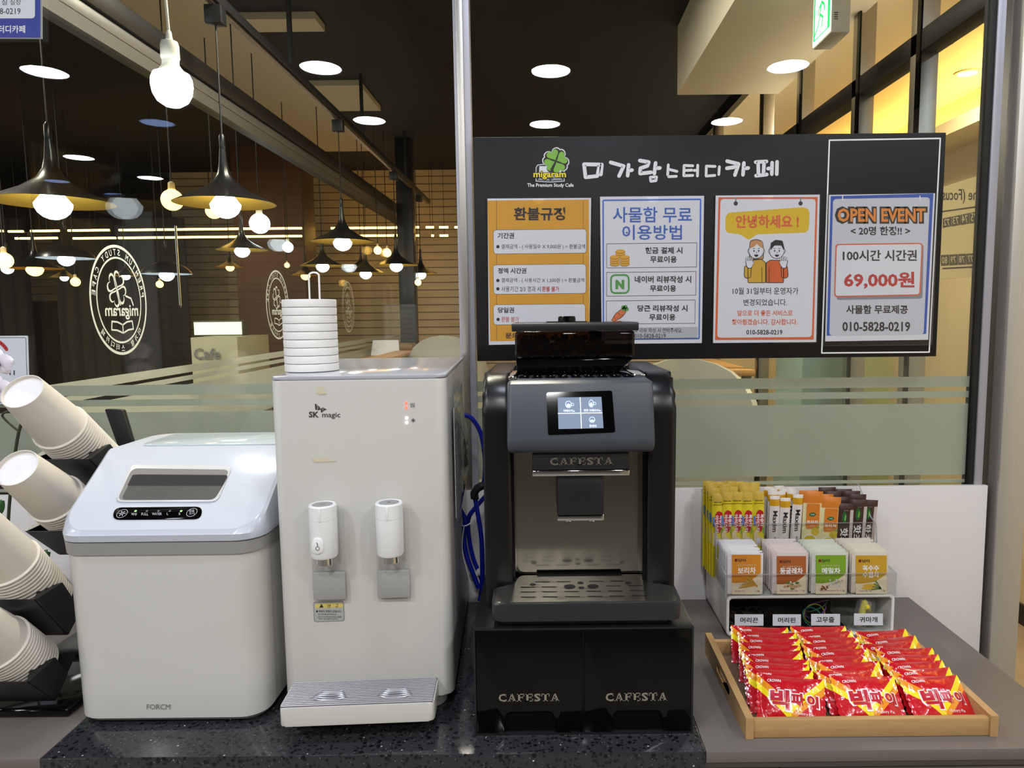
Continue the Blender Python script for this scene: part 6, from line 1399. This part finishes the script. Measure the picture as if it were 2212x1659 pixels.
for (px, py), d, nm, n_ in tiers:
    bc = atx(px, py, RX); dv = Vector(d).normalized(); xq = Vector((1, 0, 0)); nq = dv.cross(xq).normalized()    # nq: perpendicular, in the Y-Z plane
    if nq.z < 0: nq = -nq
    Mx = Matrix.Identity(4); 
    ax = Vector((1, 0, 0)); ay = dv.cross(ax)
    for i in range(3): Mx[i][0] = ax[i]; Mx[i][1] = ay[i]; Mx[i][2] = dv[i]
    for k in range(n_):
        pos = bc - dv * (.115 + .0072 * k); M = Matrix.Translation(pos) @ Mx
        if cup0 is None: o = cup0 = cup_mesh().build('paper_cup', None, (0, 0, 0), smooth=40, local=True)
        else: o = cup0.copy(); COL.objects.link(o)
        o.matrix_world = M
        if k == 0: tag(o, 'white paper cup whose base closes the %s stack of the rack' % nm, 'cup', None)
        else: tag(o, 'white paper cup nested inside the %s stack of the rack, only its rim showing' % nm, 'cup', 'cups nested in the %s stack' % nm)
    # U-shaped cradle under the stack
    s0, s1 = .135, .115 + .0072 * n_ + .02
    def C(a, b_, s_): return bc - dv * s_ + xq * a + nq * b_
    m = MB(); wv_ = .051
    for sg in (-1, 1):
        A = [C(sg * wv_, -.0475, s0), C(sg * wv_, .004, s0 + .045), C(sg * wv_, -.004, s1), C(sg * wv_, -.0475, s1)]; B = [p + xq * sg * .0035 for p in A]
        A[0] = C(sg * wv_, -.0475, s0 + .01); B[0] = A[0] + xq * sg * .0035
        m.add(A + B, [(0, 1, 2, 3), (7, 6, 5, 4), (0, 4, 5, 1), (1, 5, 6, 2), (2, 6, 7, 3), (3, 7, 4, 0)], BLACKM)
        w1 = [C(sg * wv_, -.0475, s0 + .01), C(sg * wv_, .004, s0 + .045), C(sg * (wv_ - .018), -.02, s0 + .028)]; m.add(w1 + [p - dv * .004 for p in w1], [(0, 1, 2), (5, 4, 3), (0, 3, 4, 1), (1, 4, 5, 2), (2, 5, 3, 0)], BLACKM)
    F_ = [C(-wv_, -.0475, s0 + .01), C(wv_, -.0475, s0 + .01), C(wv_, -.0475, s1), C(-wv_, -.0475, s1)]; m.add(F_ + [p - nq * .0012 for p in F_], [(0, 1, 2, 3), (7, 6, 5, 4), (0, 4, 5, 1), (1, 5, 6, 2), (2, 6, 7, 3), (3, 7, 4, 0)], BLACKM)
    F_ = [C(-wv_, -.0475, s1), C(wv_, -.0475, s1), C(wv_, .03, s1), C(-wv_, .03, s1)]; m.add(F_ + [p - dv * .0035 for p in F_], [(0, 1, 2, 3), (7, 6, 5, 4), (0, 4, 5, 1), (1, 5, 6, 2), (2, 6, 7, 3), (3, 7, 4, 0)], BLACKM)
    m.build('cradle', rk, smooth=30)
f = Fr((0, 1.445, 0)); m = MB(); m.prism(f, rpoly(f.pxs([(226, 884), (264, 886), (293, 985), (262, 985)]), .002), -.012, .0, BLACKM, .002); m.build('fin', rk)

# ------------------------------------------------------------ orchid at the picture edge
t = thing('orchid', 'white orchid with purple heart at the picture edge above the paper cups', 'plant', (-1.10, 1.40, .9))
PET = mat('orchid petal', (232, 224, 236), .6, var=.03, scale=40); PUR = mat('orchid purple', (72, 20, 60), .5); STM = mat('orchid stem', (52, 60, 34), .6); LF = mat('orchid leaf', (44, 92, 40), .4, var=.1, scale=20)
MB().lathe([(.045, .9005), (.06, .99), (.062, 1.0), (.056, 1.0), (.054, .985), (.001, .985)], WHITEG, Matrix.Translation((-1.10, 1.40, 0)), 28).build('pot', t)
pts = sm([(-1.10, 1.40, .985), (-1.09, 1.40, 1.15), (-1.05, 1.39, 1.32), (-1.02, 1.385, 1.385), (-1.0, 1.38, 1.44)])
MB().tube(pts, .003, STM, 8).build('stem', t)
st2 = sm([tuple(pts[13]), tuple(aty(5, 898, 1.38)), tuple(aty(30, 885, 1.37))]); MB().tube(st2, .0022, STM, 7).build('stem', t)
def petal(c, ang, ln, wd, tilt):
    v = []; n = 8
    for i in range(n + 1):
        s_ = i / n; w_ = wd * math.sin(math.pi * min(1, s_ * .92 + .06)) ** .7
        for j in (-1, -.5, 0, .5, 1):
            a, b_ = s_ * ln, j * w_; v.append(Vector(c) + Vector((a * math.cos(R(ang)) - b_ * math.sin(R(ang)), -.004 * math.sin(s_ * 3) - tilt * s_ * ln + .004 * j * j, a * math.sin(R(ang)) + b_ * math.cos(R(ang)))))
    return v, [(i * 5 + j, i * 5 + j + 1, i * 5 + j + 6, i * 5 + j + 5) for i in range(n) for j in range(4)]
for c in (aty(-4, 786, 1.365), aty(-6, 842, 1.36), aty(-40, 745, 1.37)):
    m = MB()
    for a, l_, w_, ti in ((10, .032, .017, .1), (170, .032, .017, .1), (90, .028, .012, -.1), (225, .026, .011, -.1), (315, .026, .011, -.1)): m.add(*petal(c, a, l_, w_, ti), PET)
    fl = m.build('flower', t, smooth=80)
    MB().lathe([(.001, -.009), (.006, -.006), (.0075, 0), (.004, .005), (.001, .006)], PUR, Matrix.Translation(c + Vector((0, -.008, 0))) @ Matrix.Rotation(R(90), 4, 'X'), 12).build('lip', fl)
for a, z, l_ in ((20, 1.00, .17), (160, 1.0, .16), (60, 1.0, .13)):
    m = MB(); m.add(*petal((-1.10, 1.39, z), a + 20, l_, .026, .3), LF); m.build('leaf', t, smooth=80)
c = aty(-12, 1112, 1.32); m = MB(); m.add(*petal(c, 55, .035, .012, .1), LF); m.build('leaf', t, smooth=80)
